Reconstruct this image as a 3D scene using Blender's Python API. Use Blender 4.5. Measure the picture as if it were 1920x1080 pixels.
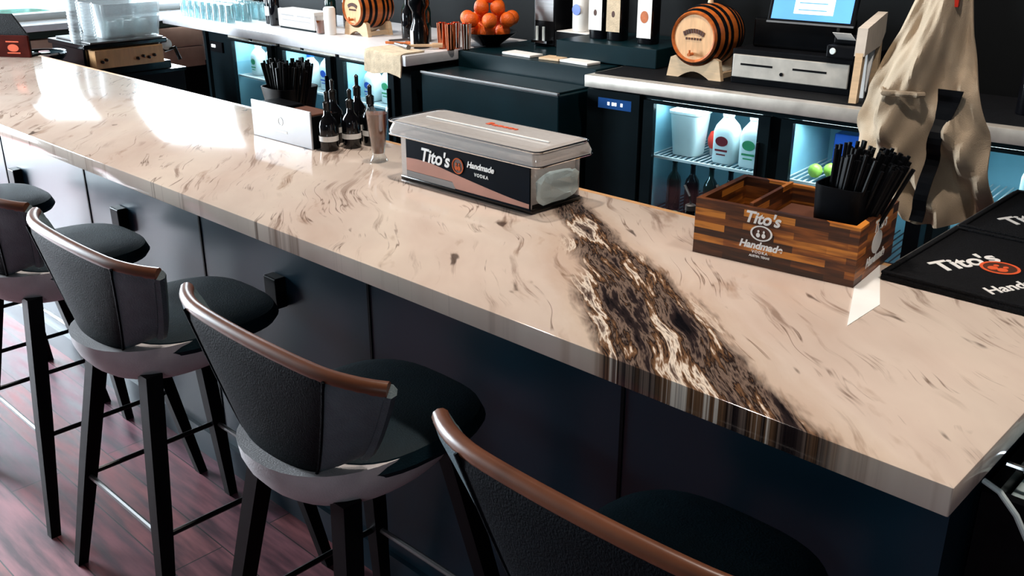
import bpy, bmesh, math, random
from mathutils import Vector, Matrix, Euler
random.seed(7)
PI = math.pi
SC = bpy.context.scene
COL = SC.collection
for o in list(bpy.data.objects): bpy.data.objects.remove(o)

# ------------------------------------------------------------------ camera
cd = bpy.data.cameras.new('camera'); cam = bpy.data.objects.new('camera', cd); COL.objects.link(cam)
cam.location = (0, 0, 1.77)
Rv = Vector((0.72455, 0.68922, 0)); Uv = Vector((-0.25572, 0.26883, 0.92862)); Fv = Vector((-0.64002, 0.67283, -0.37104))
cam.rotation_euler = Matrix((Rv, Uv, -Fv)).transposed().to_euler()
cd.sensor_width = 36; cd.lens = 1802 / 1920 * 36; cd.clip_start = 0.05
SC.camera = cam
SC.view_settings.view_transform = 'Standard'; SC.view_settings.look = 'None'
SC.view_settings.gamma = 1; SC.view_settings.use_curve_mapping = False
SC.view_settings.exposure = 0.0

# ------------------------------------------------------------------ light
w = bpy.data.worlds.new('daylight'); SC.world = w; w.use_nodes = True
bg = w.node_tree.nodes['Background']; bg.inputs[0].default_value = (0.80, 0.92, 1.0, 1); bg.inputs[1].default_value = 5.0

def area(name, loc, size, power, col, rot=(0, 0, 0), spread=PI):
    l = bpy.data.lights.new(name, 'AREA'); l.shape = 'RECTANGLE'; l.size = size[0]; l.size_y = size[1]
    l.energy = power; l.color = col; l.spread = spread
    o = bpy.data.objects.new(name, l); COL.objects.link(o); o.location = loc; o.rotation_euler = rot
    return o
def spot(name, loc, target, power, col, ang=60, blend=.6, rad=.05):
    l = bpy.data.lights.new(name, 'SPOT'); l.energy = power; l.color = col; l.spot_size = math.radians(ang); l.spot_blend = blend; l.shadow_soft_size = rad
    o = bpy.data.objects.new(name, l); COL.objects.link(o); o.location = loc
    o.rotation_euler = (Vector(target) - Vector(loc)).to_track_quat('-Z', 'Y').to_euler()
    return o
WARM = (1.0, 0.90, 0.80); COOL = (0.80, 0.92, 1.0)
area('window_daylight', (-7.22, 3.91, 1.75), (1.4, 0.9), 110, COOL, (0, -PI/2, 0))
area('window_daylight', (-7.22, -0.05, 1.4), (2.2, 1.9), 880, COOL, (0, -PI/2, 0))
area('window_daylight', (0.9, -2.93, 2.15), (.9, .6), 20, COOL, (math.radians(90), 0, 0))  # added fill light at the unseen front opening
# downlights in the ceiling over the bar top
for i, x in enumerate((-5.0, -4.0, -3.0, -2.0, -1.0, -0.1)):
    spot('bar_downlight', (x, 1.75, 2.95), (x, 1.55, 1.07), 82, WARM, 74, .8, .06)
for i, x in enumerate((-5.4, -4.2, -3.0, -1.9, -0.9)):
    spot('back_bar_and_fill_spot', (x, 3.2, 2.95), (x, 3.95, 1.0), 96, WARM, 80, .8, .05)
spot('back_bar_and_fill_spot', (-1.25, 1.95, 2.95), (-1.05, 2.9, 1.2), 70, WARM, 34, .8, .05)  # extra spot added to brighten the canvas apron
# warm lamp over the seats
for i, x in enumerate((-2.6, -1.5, -0.4)):
    spot('seat_lamp', (x, 0.95, 2.95), (x, 0.75, 1.0), 9, (1, .55, .25), 40, .8, .04)
spot('added_floor_glow', (-2.8, .30, 2.95), (-2.75, .32, 0), 75, (1, .50, .30), 28, .9, .08)  # spot added for a warm pool of light on the floor

# ------------------------------------------------------------------ materials
def hexc(r, g, b):
    f = lambda c: (c/255)/12.92 if c/255 <= .04045 else ((c/255+.055)/1.055)**2.4
    return (f(r), f(g), f(b))
def mat(name, col, rough=.5, metal=0, var=.12, scale=12, bump=0, coat=0, stretch=(1, 1, 1), spec=.5, bscale=None, emit=None, estr=0):
    m = bpy.data.materials.new(name); m.use_nodes = True; n = m.node_tree.nodes; L = m.node_tree.links
    b = n['Principled BSDF']; b.inputs['Roughness'].default_value = rough; b.inputs['Metallic'].default_value = metal
    b.inputs['Coat Weight'].default_value = coat; b.inputs['Coat Roughness'].default_value = .08
    b.inputs['Specular IOR Level'].default_value = spec
    tc = n.new('ShaderNodeTexCoord'); mp = n.new('ShaderNodeMapping'); mp.inputs['Scale'].default_value = stretch
    nz = n.new('ShaderNodeTexNoise'); nz.inputs['Scale'].default_value = scale; nz.inputs['Detail'].default_value = 3
    rp = n.new('ShaderNodeValToRGB')
    rp.color_ramp.elements[0].position = .3; rp.color_ramp.elements[1].position = .7
    rp.color_ramp.elements[0].color = tuple(max(0, c*(1-var)) for c in col[:3]) + (1,)
    rp.color_ramp.elements[1].color = tuple(min(1, c*(1+var)) for c in col[:3]) + (1,)
    L.new(tc.outputs['Object'], mp.inputs[0]); L.new(mp.outputs[0], nz.inputs['Vector']); L.new(nz.outputs['Fac'], rp.inputs[0]); L.new(rp.outputs[0], b.inputs['Base Color'])
    if bump:
        nb = n.new('ShaderNodeTexNoise'); nb.inputs['Scale'].default_value = bscale or scale*6; nb.inputs['Detail'].default_value = 4
        bp = n.new('ShaderNodeBump'); bp.inputs['Strength'].default_value = bump; bp.inputs['Distance'].default_value = .01
        L.new(mp.outputs[0], nb.inputs['Vector']); L.new(nb.outputs['Fac'], bp.inputs['Height']); L.new(bp.outputs[0], b.inputs['Normal'])
    if emit:
        b.inputs['Emission Color'].default_value = emit + (1,); b.inputs['Emission Strength'].default_value = estr
    return m
def clear(name, tint=(1, 1, 1), base=.08, rough=.03, body=0, bodycol=(.8, .9, .9)):
    """thin clear plastic or glass: lets light straight through, reflects more at a glancing angle"""
    m = bpy.data.materials.new(name); m.use_nodes = True; n = m.node_tree.nodes; L = m.node_tree.links
    n.remove(n['Principled BSDF'])
    t = n.new('ShaderNodeBsdfTransparent'); t.inputs[0].default_value = tint + (1,)
    g = n.new('ShaderNodeBsdfGlossy'); g.inputs['Roughness'].default_value = rough
    lw = n.new('ShaderNodeLayerWeight'); lw.inputs[0].default_value = .25
    ma = n.new('ShaderNodeMath'); ma.operation = 'MULTIPLY_ADD'; ma.inputs[1].default_value = .6; ma.inputs[2].default_value = base
    L.new(lw.outputs['Facing'], ma.inputs[0])
    mx = n.new('ShaderNodeMixShader'); L.new(ma.outputs[0], mx.inputs[0]); L.new(t.outputs[0], mx.inputs[1]); L.new(g.outputs[0], mx.inputs[2])
    out = mx
    if body:
        d = n.new('ShaderNodeBsdfDiffuse'); 
        nz = n.new('ShaderNodeTexNoise'); nz.inputs['Scale'].default_value = 30
        rp = n.new('ShaderNodeValToRGB'); rp.color_ramp.elements[0].color = tuple(c*.8 for c in bodycol)+(1,); rp.color_ramp.elements[1].color = bodycol+(1,)
        L.new(nz.outputs['Fac'], rp.inputs[0]); L.new(rp.outputs[0], d.inputs[0])
        m2 = n.new('ShaderNodeMixShader'); m2.inputs[0].default_value = body
        L.new(mx.outputs[0], m2.inputs[1]); L.new(d.outputs[0], m2.inputs[2]); out = m2
    L.new(out.outputs[0], n['Material Output'].inputs[0])
    return m

def granite():
    m = bpy.data.materials.new('beige_granite'); m.use_nodes = True; n = m.node_tree.nodes; L = m.node_tree.links
    b = n['Principled BSDF']; b.inputs['Roughness'].default_value = .10; b.inputs['Specular IOR Level'].default_value = .5
    def N(t, **k):
        x = n.new(t)
        for a, v in k.items(): setattr(x, a, v)
        return x
    def math_(op, a, bb=None, c=None, clamp=False):
        x = N('ShaderNodeMath', operation=op); x.use_clamp = clamp
        for i, v in enumerate((a, bb, c)):
            if v is None: continue
            if isinstance(v, (int, float)): x.inputs[i].default_value = v
            else: L.new(v, x.inputs[i])
        return x.outputs[0]
    def noise(vec, sc, det=3, rough=.55, dist=0):
        x = N('ShaderNodeTexNoise'); x.inputs['Scale'].default_value = sc; x.inputs['Detail'].default_value = det
        x.inputs['Roughness'].default_value = rough; x.inputs['Distortion'].default_value = dist
        L.new(vec, x.inputs['Vector']); return x.outputs['Fac']
    def ramp(f, *st):
        x = N('ShaderNodeValToRGB'); cr = x.color_ramp
        while len(cr.elements) < len(st): cr.elements.new(.5)
        for e, (p, c) in zip(cr.elements, st): e.position = p; e.color = (c if isinstance(c, tuple) else (c, c, c)) + (1,)
        L.new(f, x.inputs[0]); return x.outputs[0]
    def mix(f, a, c):
        x = N('ShaderNodeMix', data_type='RGBA'); L.new(f, x.inputs[0])
        for i, v in ((6, a), (7, c)):
            if isinstance(v, tuple): x.inputs[i].default_value = v + (1,)
            else: L.new(v, x.inputs[i])
        return x.outputs[2]
    tc = N('ShaderNodeTexCoord'); sp = N('ShaderNodeSeparateXYZ'); L.new(tc.outputs['Object'], sp.inputs[0])
    X, Y = sp.outputs[0], sp.outputs[1]
    # the stone is bedded along d, n is across it
    t = math_('ADD', math_('MULTIPLY', X, -.76), math_('MULTIPLY', Y, .65))
    s = math_('ADD', math_('MULTIPLY', X, .65), math_('MULTIPLY', Y, .76))
    def vec(a, bb):
        c = N('ShaderNodeCombineXYZ'); L.new(a, c.inputs[0]); L.new(bb, c.inputs[1]); return c.outputs[0]
    P = vec(X, Y)
    warp = math_('MULTIPLY', math_('SUBTRACT', noise(P, 2.2, 2), .5), .22)
    s2 = math_('ADD', s, warp)
    S = vec(math_('MULTIPLY', t, .30), s2)          # stretched along the bedding
    # body colour
    base = ramp(noise(S, 5, 4), (.28, hexc(204, 180, 166)), (.5, hexc(222, 203, 190)), (.72, hexc(234, 219, 204)))
    cloud = ramp(noise(P, 4, 3), (.35, 0.0), (.65, 1.0))
    base = mix(math_('MULTIPLY', cloud, .4), base, hexc(205, 190, 178))
    smear = ramp(noise(S, 11, 4, .6), (.60, 0.0), (.70, 1.0))
    base = mix(math_('MULTIPLY', smear, .55), base, hexc(150, 112, 82))
    # thin dark veins, only in places
    SV = vec(math_('MULTIPLY', t, .085), s2)
    v1 = math_('ABSOLUTE', math_('SUBTRACT', noise(SV, 9, 4, .62), .5))
    vm = ramp(v1, (.0, 1.0), (.010, 0.0))
    pm = ramp(noise(P, 6, 3), (.50, 0.0), (.60, 1.0))
    base = mix(math_('MULTIPLY', math_('MULTIPLY', vm, pm), .8), base, hexc(92, 66, 50))
    streak = ramp(noise(SV, 26, 5, .62), (.56, 0.0), (.64, 1.0))
    base = mix(math_('MULTIPLY', math_('MULTIPLY', streak, ramp(noise(P, 3.5, 2), (.42, 0.0), (.56, 1.0))), .62), base, hexc(112, 80, 60))
    # short knots
    kn = ramp(noise(S, 22, 2), (.66, 0.0), (.71, 1.0)); kp = ramp(noise(P, 9, 1), (.5, 0.0), (.58, 1.0))
    base = mix(math_('MULTIPLY', math_('MULTIPLY', kn, kp), .8), base, hexc(60, 45, 40))
    # the broad dark seam
    hw = math_('MULTIPLY_ADD', math_('SUBTRACT', Y, 1.157), -.17, .158)
    cen = math_('MULTIPLY_ADD', math_('SUBTRACT', Y, 1.157), -.09, .437)
    edge = math_('MULTIPLY', math_('SUBTRACT', noise(S, 7, 5, .65), .5), .20)
    dist = math_('SUBTRACT', math_('ADD', hw, edge), math_('ABSOLUTE', math_('SUBTRACT', s, cen)))
    ymask = ramp(dist, (.0, 0.0), (.03, 1.0))
    S3 = vec(math_('MULTIPLY', t, .15), math_('ADD', s, math_('MULTIPLY', warp, .6)))
    inner = ramp(noise(S3, 18, 5, .68, .1), (.34, hexc(10, 9, 14)), (.42, hexc(48, 38, 38)), (.465, hexc(128, 108, 96)), (.495, hexc(26, 20, 22)), (.545, hexc(128, 94, 68)), (.575, hexc(244, 230, 214)), (.625, hexc(110, 90, 80)), (.70, hexc(20, 18, 22)))
    halo = ramp(math_('ADD', dist, .05), (.0, 0.0), (.06, 1.0))
    base = mix(math_('MULTIPLY', halo, .35), base, hexc(176, 138, 104))
    col = mix(ymask, base, inner)
    L.new(col, b.inputs['Base Color'])
    return m

def planks(name, cols, width=.13, length=1.4, rough=.35, along='X'):
    m = bpy.data.materials.new(name); m.use_nodes = True; n = m.node_tree.nodes; L = m.node_tree.links
    b = n['Principled BSDF']; b.inputs['Roughness'].default_value = rough
    tc = n.new('ShaderNodeTexCoord'); mp = n.new('ShaderNodeMapping')
    if along == 'Y': mp.inputs['Rotation'].default_value = (0, 0, PI/2)
    L.new(tc.outputs['Object'], mp.inputs[0])
    br = n.new('ShaderNodeTexBrick'); br.inputs['Scale'].default_value = 1; br.inputs['Brick Width'].default_value = length; br.inputs['Row Height'].default_value = width
    br.inputs['Mortar Size'].default_value = .002; br.inputs['Color1'].default_value = cols[0]+(1,); br.inputs['Color2'].default_value = cols[1]+(1,); br.inputs['Mortar'].default_value = (.008, .005, .006, 1)
    L.new(mp.outputs[0], br.inputs['Vector'])
    m2 = n.new('ShaderNodeMapping'); m2.inputs['Scale'].default_value = (1.2, 9, 1); L.new(mp.outputs[0], m2.inputs[0])
    nz = n.new('ShaderNodeTexNoise'); nz.inputs['Scale'].default_value = 3; nz.inputs['Detail'].default_value = 6; L.new(m2.outputs[0], nz.inputs['Vector'])
    rp = n.new('ShaderNodeValToRGB'); rp.color_ramp.elements[0].position = .35; rp.color_ramp.elements[0].color = (.35, .32, .4, 1); rp.color_ramp.elements[1].position = .65; rp.color_ramp.elements[1].color = (1.5, 1.3, 1.3, 1)
    L.new(nz.outputs['Fac'], rp.inputs[0])
    mx = n.new('ShaderNodeMix'); mx.data_type = 'RGBA'; mx.blend_type = 'MULTIPLY'; mx.inputs[0].default_value = 1
    L.new(br.outputs['Color'], mx.inputs[6]); L.new(rp.outputs[0], mx.inputs[7]); L.new(mx.outputs[2], b.inputs['Base Color'])
    rr = n.new('ShaderNodeMapRange'); rr.inputs[3].default_value = rough-.1; rr.inputs[4].default_value = rough+.2; L.new(nz.outputs['Fac'], rr.inputs[0]); L.new(rr.outputs[0], b.inputs['Roughness'])
    return m

def rustic_wood():
    """box of butted strips, each strip its own brown"""
    m = bpy.data.materials.new('stained_butcher_block'); m.use_nodes = True; n = m.node_tree.nodes; L = m.node_tree.links
    b = n['Principled BSDF']; b.inputs['Roughness'].default_value = .42
    tc = n.new('ShaderNodeTexCoord')
    sp = n.new('ShaderNodeSeparateXYZ'); L.new(tc.outputs['Object'], sp.inputs[0])
    ad = n.new('ShaderNodeMath'); ad.operation = 'ADD'; L.new(sp.outputs[0], ad.inputs[0]); L.new(sp.outputs[1], ad.inputs[1])
    cb = n.new('ShaderNodeCombineXYZ'); L.new(ad.outputs[0], cb.inputs[0]); L.new(sp.outputs[2], cb.inputs[1])
    br = n.new('ShaderNodeTexBrick'); br.inputs['Scale'].default_value = 1; br.inputs['Brick Width'].default_value = .11; br.inputs['Row Height'].default_value = .0145; br.inputs['Mortar Size'].default_value = .0
    br.offset = .37; br.inputs['Color1'].default_value = (0, 0, 0, 1); br.inputs['Color2'].default_value = (1, 1, 1, 1)
    L.new(cb.outputs[0], br.inputs['Vector'])
    mp = n.new('ShaderNodeMapping'); mp.inputs['Scale'].default_value = (4, 40, 1); L.new(cb.outputs[0], mp.inputs[0])
    nz = n.new('ShaderNodeTexNoise'); nz.inputs['Scale'].default_value = 2.2; nz.inputs['Detail'].default_value = 4; L.new(mp.outputs[0], nz.inputs['Vector'])
    ma = n.new('ShaderNodeMath'); ma.operation = 'MULTIPLY_ADD'; ma.inputs[1].default_value = .55; L.new(br.outputs['Color'], ma.inputs[0])
    m3 = n.new('ShaderNodeMath'); m3.operation = 'MULTIPLY'; m3.inputs[1].default_value = .75; L.new(nz.outputs['Fac'], m3.inputs[0]); L.new(m3.outputs[0], ma.inputs[2])
    rp = n.new('ShaderNodeValToRGB'); cr = rp.color_ramp; cr.elements.new(.5); cr.elements.new(.7)
    for e, (p, c) in zip(cr.elements, ((.38, hexc(46, 22, 10)), (.56, hexc(82, 42, 18)), (.70, hexc(140, 76, 26)), (.84, hexc(206, 128, 48)))): e.position = p; e.color = c+(1,)
    L.new(ma.outputs[0], rp.inputs[0]); L.new(rp.outputs[0], b.inputs['Base Color'])
    return m

M = dict(
 granite=granite(),
 floor=planks('dark_red_brown_planks', (hexc(138, 84, 84), hexc(104, 70, 84)), .16, 1.5, .40),
 rustic=rustic_wood(),
 teal=mat('dark_teal_paint', hexc(9, 38, 52), .32, var=.1, scale=2, spec=.45),
 black_wall=mat('black_wall_paint', hexc(5, 7, 9), .7, var=.15, scale=2, spec=.15),
 ceiling=mat('dark_ceiling_paint', hexc(64, 56, 50), .9, scale=1),
 wall=mat('taupe_wall_paint', hexc(196, 186, 176), .8, scale=2),
 sidewall=mat('dark_side_wall_paint', hexc(52, 54, 58), .8, scale=2),
 white=mat('white_paint', hexc(236, 238, 238), .45, var=.03),
 stone=mat('white_quartz', hexc(232, 232, 236), .25, var=.05, scale=20),
 tile=mat('beige_tile', hexc(186, 150, 128), .5, var=.12, scale=9),
 black=mat('black_plastic', hexc(14, 15, 18), .38, var=.2, scale=30, spec=0.08),
 gloss_black=mat('gloss_black', hexc(5, 6, 8), .16, var=.2, scale=20),
 blackmetal=mat('black_metal', hexc(16, 17, 20), .3, .4, var=.2, scale=20, spec=0.2),
 rubber=mat('black_rubber', hexc(20, 21, 24), .62, var=.25, scale=120, bump=.5, bscale=300, spec=0.08),
 steel=mat('brushed_steel', hexc(128, 127, 127), .4, .8, var=.12, scale=4, stretch=(1, 1, 30)),
 steel_top=mat('steel_worktop', hexc(205, 198, 188), .42, .55, var=.15, scale=14),
 chrome=mat('chrome', (.85, .87, .9), .08, 1, var=.02),
 leather=mat('charcoal_teal_leather', hexc(8, 13, 18), .62, var=.15, scale=30, bump=.25, bscale=260, spec=0.05),
 seatleather=mat('dark_teal_leather', hexc(6, 26, 34), .55, var=.15, scale=30, bump=.2, bscale=260, spec=0.12),
 shell=mat('window_lit_leather', hexc(188, 184, 186), .5, var=.12, scale=14, bump=.2, bscale=260),  # window light on the seat undersides put into the leather colour
 side=mat('window_lit_side_leather', hexc(78, 94, 100), .5, var=.12, scale=30, bump=.25, bscale=260, spec=.3),  # back ends paler than the middle: window light in the colour
 rim=mat('lamp_lit_rim_leather', hexc(104, 60, 38), .33, var=.25, scale=9),  # orange lamp highlight along the rims put into the leather colour
 legs=mat('black_stained_wood', hexc(5, 5, 8), .4, var=.3, scale=20, stretch=(1, 1, .2), spec=0.08),
 oak=mat('barrel_oak', hexc(186, 96, 36), .4, var=.35, scale=9, stretch=(3, .4, 3)),
 oakhead=mat('barrel_head_oak', hexc(226, 178, 130), .5, var=.15, scale=10, stretch=(6, 1, 1)),
 oakpale=mat('pale_oak', hexc(222, 190, 152), .5, var=.12, scale=14, stretch=(1, 1, 5)),
 burn=mat('burnt_marking', hexc(74, 36, 20), .6, var=.3, scale=40),
 canvas=mat('beige_canvas', hexc(198, 176, 150), .9, var=.2, scale=7, bump=.4, bscale=400),
 orange=mat('orange_peel', hexc(240, 104, 20), .42, var=.15, scale=12, bump=.4, bscale=160),
 copper=mat('copper', hexc(214, 120, 84), .2, 1, var=.1),
 copper_band=mat('copper_toned_print', hexc(180, 128, 112), .35, var=.12, scale=8),
 navy=mat('dark_navy_print', hexc(4, 10, 20), .45, var=.2, scale=10, spec=0.04),
 printwhite=mat('white_print', (.85, .84, .82), .5, var=.03),
 printorange=mat('orange_print', hexc(232, 96, 52), .5, var=.08),
 paper=mat('white_paper', hexc(238, 236, 232), .8, var=.04),
 cream=mat('cream_cloth', hexc(214, 192, 162), .9, var=.15, scale=30, bump=.3),
 brownpaper=mat('dark_brown_paper', hexc(92, 50, 30), .8, var=.12),
 bottle=mat('dark_bottle_glass', hexc(12, 12, 16), .08, var=.1, coat=.3, spec=0.35),
 amberbottle=mat('amber_bottle_glass', hexc(52, 26, 14), .08, var=.2, coat=.4),
 greenbottle=mat('green_bottle_glass', hexc(16, 40, 36), .08, var=.2, coat=.4),
 standpale=mat('whitewashed_wood', hexc(214, 202, 188), .6, var=.1, scale=14, stretch=(1, 5, 1)),
 beer=mat('dark_amber_drink', hexc(120, 58, 22), .12, var=.3, scale=20, coat=.5),
 red=mat('red_plastic', hexc(226, 52, 32), .4),
 maroon=mat('maroon_plastic', hexc(120, 24, 36), .4),
 lime=mat('lime_peel', hexc(150, 186, 70), .4, var=.2),
 blue=mat('blue_plastic', hexc(30, 84, 190), .35, var=.1),
 greenprint=mat('green_print', hexc(50, 150, 96), .5),
 milk=mat('milky_plastic', hexc(224, 236, 236), .4, var=.06),
 screen=mat('lit_screen', hexc(60, 120, 190), .2, var=.25, scale=5, emit=hexc(110, 170, 226), estr=1.1),
 screenwhite=mat('lit_screen_panel', (.8, .8, .8), .2, emit=(.9, .95, 1), estr=1.3),
 display=mat('blue_display', hexc(30, 70, 130), .2, var=.2, scale=20, emit=hexc(40, 90, 160), estr=.5),
 led=mat('led_strip', (.8, .9, 1), .4, emit=(.75, .93, 1), estr=6),
 bluelabel=mat('blue_label', hexc(40, 130, 220), .3, emit=hexc(30, 110, 210), estr=.5),
 liner=mat('cooler_liner', hexc(150, 200, 215), .35, var=.05),
 frame=mat('cooler_black_enamel', hexc(16, 26, 30), .3, var=.15, scale=6, spec=0.1),
 bin=mat('teal_black_enamel', hexc(8, 32, 38), .32, var=.2, scale=4, spec=0.15),
 woodpanel=mat('tan_fascia_wood', hexc(208, 160, 112), .4, var=.12, scale=8, stretch=(1, 5, 1)),
 glass=clear('clear_glass', (.96, .98, .98), .06),
 doorglass=clear('door_glass', (.85, .95, .98), .04, .05),
 acrylic=clear('clear_acrylic', (.97, .95, .94), .16, .05, .42, (.93, .87, .83)),
 smoke=clear('smoked_acrylic', (.12, .16, .2), .06, .05),
 cupclear=clear('frosted_cup_plastic', (.92, .95, .95), .12, .1, .38, (.86, .88, .9)),
 bluecup=clear('teal_tinted_glass', (.72, .88, .9), .14, .05, .15, (.75, .88, .9)),
 icemat=clear('ice', (.8, .93, .96), .15, .15, .7, (.78, .94, .96)),
 pavement=mat('pavement', hexc(196, 204, 208), .9, var=.08, scale=1),
 hedge=mat('dark_green_leaves', hexc(30, 92, 74), .8, var=.4, scale=14, bump=.6),
)

# ------------------------------------------------------------------ mesh helpers
class MB:
    def __init__(s): s.b = bmesh.new()
    def _v(s, vs, T): return [s.b.verts.new(T @ Vector(v) if T else Vector(v)) for v in vs]
    def box(s, x0, x1, y0, y1, z0, z1, bev=0, T=None, seg=2):
        v = s._v([(x, y, z) for z in (z0, z1) for y in (y0, y1) for x in (x0, x1)], T)
        fs = [s.b.faces.new([v[i] for i in f]) for f in ((0, 2, 3, 1), (4, 5, 7, 6), (0, 1, 5, 4), (2, 6, 7, 3), (0, 4, 6, 2), (1, 3, 7, 5))]
        if bev:
            es = list({e for f in fs for e in f.edges})
            bmesh.ops.bevel(s.b, geom=es, offset=bev, segments=seg, affect='EDGES', profile=.5)
        return s
    def rings(s, rings, cap0=True, cap1=True, closed=True, T=None):
        R = [s._v(r, T) for r in rings]; n = len(R[0])
        for a, c in zip(R, R[1:]):
            for i in range(n if closed else n-1):
                j = (i+1) % n
                s.b.faces.new((a[i], a[j], c[j], c[i]))
        if cap0: s.b.faces.new(list(reversed(R[0])))
        if cap1: s.b.faces.new(R[-1])
        return s
    def lathe(s, prof, n=24, T=None, cap0=True, cap1=True, c=(0, 0)):
        return s.rings([[(c[0]+r*math.cos(2*PI*i/n), c[1]+r*math.sin(2*PI*i/n), z) for i in range(n)] for r, z in prof], cap0, cap1, T=T)
    def tube(s, pts, r, n=8, T=None, r1=None):
        pts = [Vector(p) for p in pts]; out = []
        up = Vector((0, 0, 1))
        for i, p in enumerate(pts):
            d = (pts[min(i+1, len(pts)-1)] - pts[max(i-1, 0)]).normalized()
            a = d.cross(up if abs(d.z) < .95 else Vector((1, 0, 0))).normalized(); c = a.cross(d)
            rr = r if r1 is None else r + (r1-r)*i/(len(pts)-1)
            out.append([tuple(p + a*rr*math.cos(2*PI*k/n) + c*rr*math.sin(2*PI*k/n)) for k in range(n)])
        return s.rings(out, T=T)
    def prism(s, poly, h0, h1, T=None):
        """poly in xy, extruded in z; T turns it"""
        return s.rings([[(x, y, h0) for x, y in poly], [(x, y, h1) for x, y in poly]], T=T)
    def tri(s):
        return s
    def build(s, name, m, parent=None, smooth=False, loc=None, rz=0, label=None, cat=None, group=None, kind=None):
        bmesh.ops.recalc_face_normals(s.b, faces=s.b.faces)
        me = bpy.data.meshes.new(name); s.b.to_mesh(me); s.b.free()
        me.materials.append(M[m] if isinstance(m, str) else m)
        if smooth:
            for p in me.polygons: p.use_smooth = True
            try: me.set_sharp_from_angle(angle=math.radians(40))
            except Exception: pass
        o = bpy.data.objects.new(name, me); COL.objects.link(o)
        if parent: o.parent = parent
        if loc: o.location = loc
        if rz: o.rotation_euler = (0, 0, rz)
        if label: o['label'] = label
        if cat: o['category'] = cat
        if group: o['group'] = group
        if kind: o['kind'] = kind
        return o
def thing(name, label, cat, loc=(0, 0, 0), rz=0, group=None):
    o = bpy.data.objects.new(name, None); COL.objects.link(o); o.empty_display_size = .05
    o.location = loc; o.rotation_euler = (0, 0, rz); o['label'] = label; o['category'] = cat
    if group: o['group'] = group
    return o
def struct(name, mb, m, smooth=False): return mb.build(name, m, kind='structure', smooth=smooth)
def kids(o): return [c for c in bpy.data.objects if c.parent == o]
def dup(root, loc, rz=0, label=None, group=None, parent=None):
    r = root.copy(); COL.objects.link(r)
    if parent is None: r.location = loc; r.rotation_euler = (0, 0, rz)
    else: r.parent = parent
    if label: r['label'] = label
    if group: r['group'] = group
    for ch in kids(root): dup(ch, None, parent=r)
    return r
def Tm(loc=(0, 0, 0), rot=(0, 0, 0), sc=(1, 1, 1)):
    return Matrix.LocRotScale(Vector(loc), Euler(rot), Vector(sc))
def plane_T(origin, ux, uy):
    """matrix whose x runs along ux, y along uy, z out of the surface"""
    ux = Vector(ux).normalized(); uy = Vector(uy).normalized(); uz = ux.cross(uy).normalized(); uy = uz.cross(ux)
    m = Matrix((ux, uy, uz)).transposed().to_4x4(); m.translation = Vector(origin); return m
def text(s, size, T, m, parent, name='lettering', shear=0, depth=.0006, spacing=1, bold=0):
    cu = bpy.data.curves.new(name, 'FONT'); cu.body = s; cu.size = size; cu.extrude = depth; cu.shear = shear
    cu.align_x = 'CENTER'; cu.align_y = 'CENTER'; cu.space_character = spacing; cu.offset = bold
    tmp = bpy.data.objects.new('tmp', cu); COL.objects.link(tmp)
    dg = bpy.context.evaluated_depsgraph_get(); me = bpy.data.meshes.new_from_object(tmp.evaluated_get(dg))
    bpy.data.objects.remove(tmp); me.transform(T); me.materials.clear(); me.materials.append(M[m])
    me.name = name
    o = bpy.data.objects.new(name, me); COL.objects.link(o); o.parent = parent
    return o
def ringdisc(mb, T, rx, ry, h=.0008, n=36, hole=0):
    if not hole:
        mb.rings([[(rx*math.cos(2*PI*i/n), ry*math.sin(2*PI*i/n), z) for i in range(n)] for z in (0, h)], T=T)
    else:
        mb.rings([[(rx*k*math.cos(2*PI*i/n), ry*k*math.sin(2*PI*i/n), z) for i in range(n)] for k, z in ((hole, 0), (1, 0), (1, h), (hole, h), (hole, 0))], cap0=False, cap1=False, T=T)
    return mb
def emblem(parent, T, r, m, aspect=1.0, bg=None):
    """round badge: ring, and inside it a simple seated figure and a still"""
    if bg:
        b = MB(); ringdisc(b, T, r*aspect, r, .0005); b.build('badge_ground', bg, parent)
        T = T @ Matrix.Translation((0, 0, .0005))
    b = MB(); ringdisc(b, T, r*aspect, r, .0008, hole=.84)
    for k in range(2):
        Tk = T @ Matrix.Translation((r*aspect*(-.28+.5*k), -r*.05, 0))
        ringdisc(b, Tk @ Matrix.Translation((0, -r*.22, 0)), r*.26, r*.3, .0008, 16)
        ringdisc(b, Tk @ Matrix.Translation((0, r*.28, 0)), r*.14, r*.17, .0008, 12)
    b.build('badge', m, parent)

# frames of the two back-bar runs (u along the wall, v towards it)
AR, OR_ = math.radians(4.3), Vector((-3.0, 3.665, 0))
AL, OL = math.radians(-2.0), Vector((-4.10, 3.465, 0))
def fr(u, v, z=0): return (OR_ + Vector((u*math.cos(AR)-v*math.sin(AR), u*math.sin(AR)+v*math.cos(AR), z)))
def fl(u, v, z=0): return (OL + Vector((u*math.cos(AL)-v*math.sin(AL), u*math.sin(AL)+v*math.cos(AL), z)))

# ------------------------------------------------------------------ setting
ZC = 1.07
struct('floor', MB().box(-7.3, 3.2, -3.0, 4.55, -.05, 0), 'floor')
struct('ceiling', MB().box(-7.5, 3.4, -3.2, 4.75, 3.0, 3.1), 'ceiling')
struct('wall_back', MB().box(-7.5, 3.4, 4.55, 4.75, -.05, 3.0), 'black_wall')
struct('wall_right', MB().box(3.2, 3.4, -3.0, 4.55, -.05, 3.0), 'sidewall')
struct('wall_front', MB().box(-7.5, .4, -3.2, -3.0, -.05, 3.0).box(1.4, 3.4, -3.2, -3.0, -.05, 3.0).box(.4, 1.4, -3.2, -3.0, -.05, 1.8).box(.4, 1.4, -3.2, -3.0, 2.5, 3.0), 'sidewall')
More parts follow.
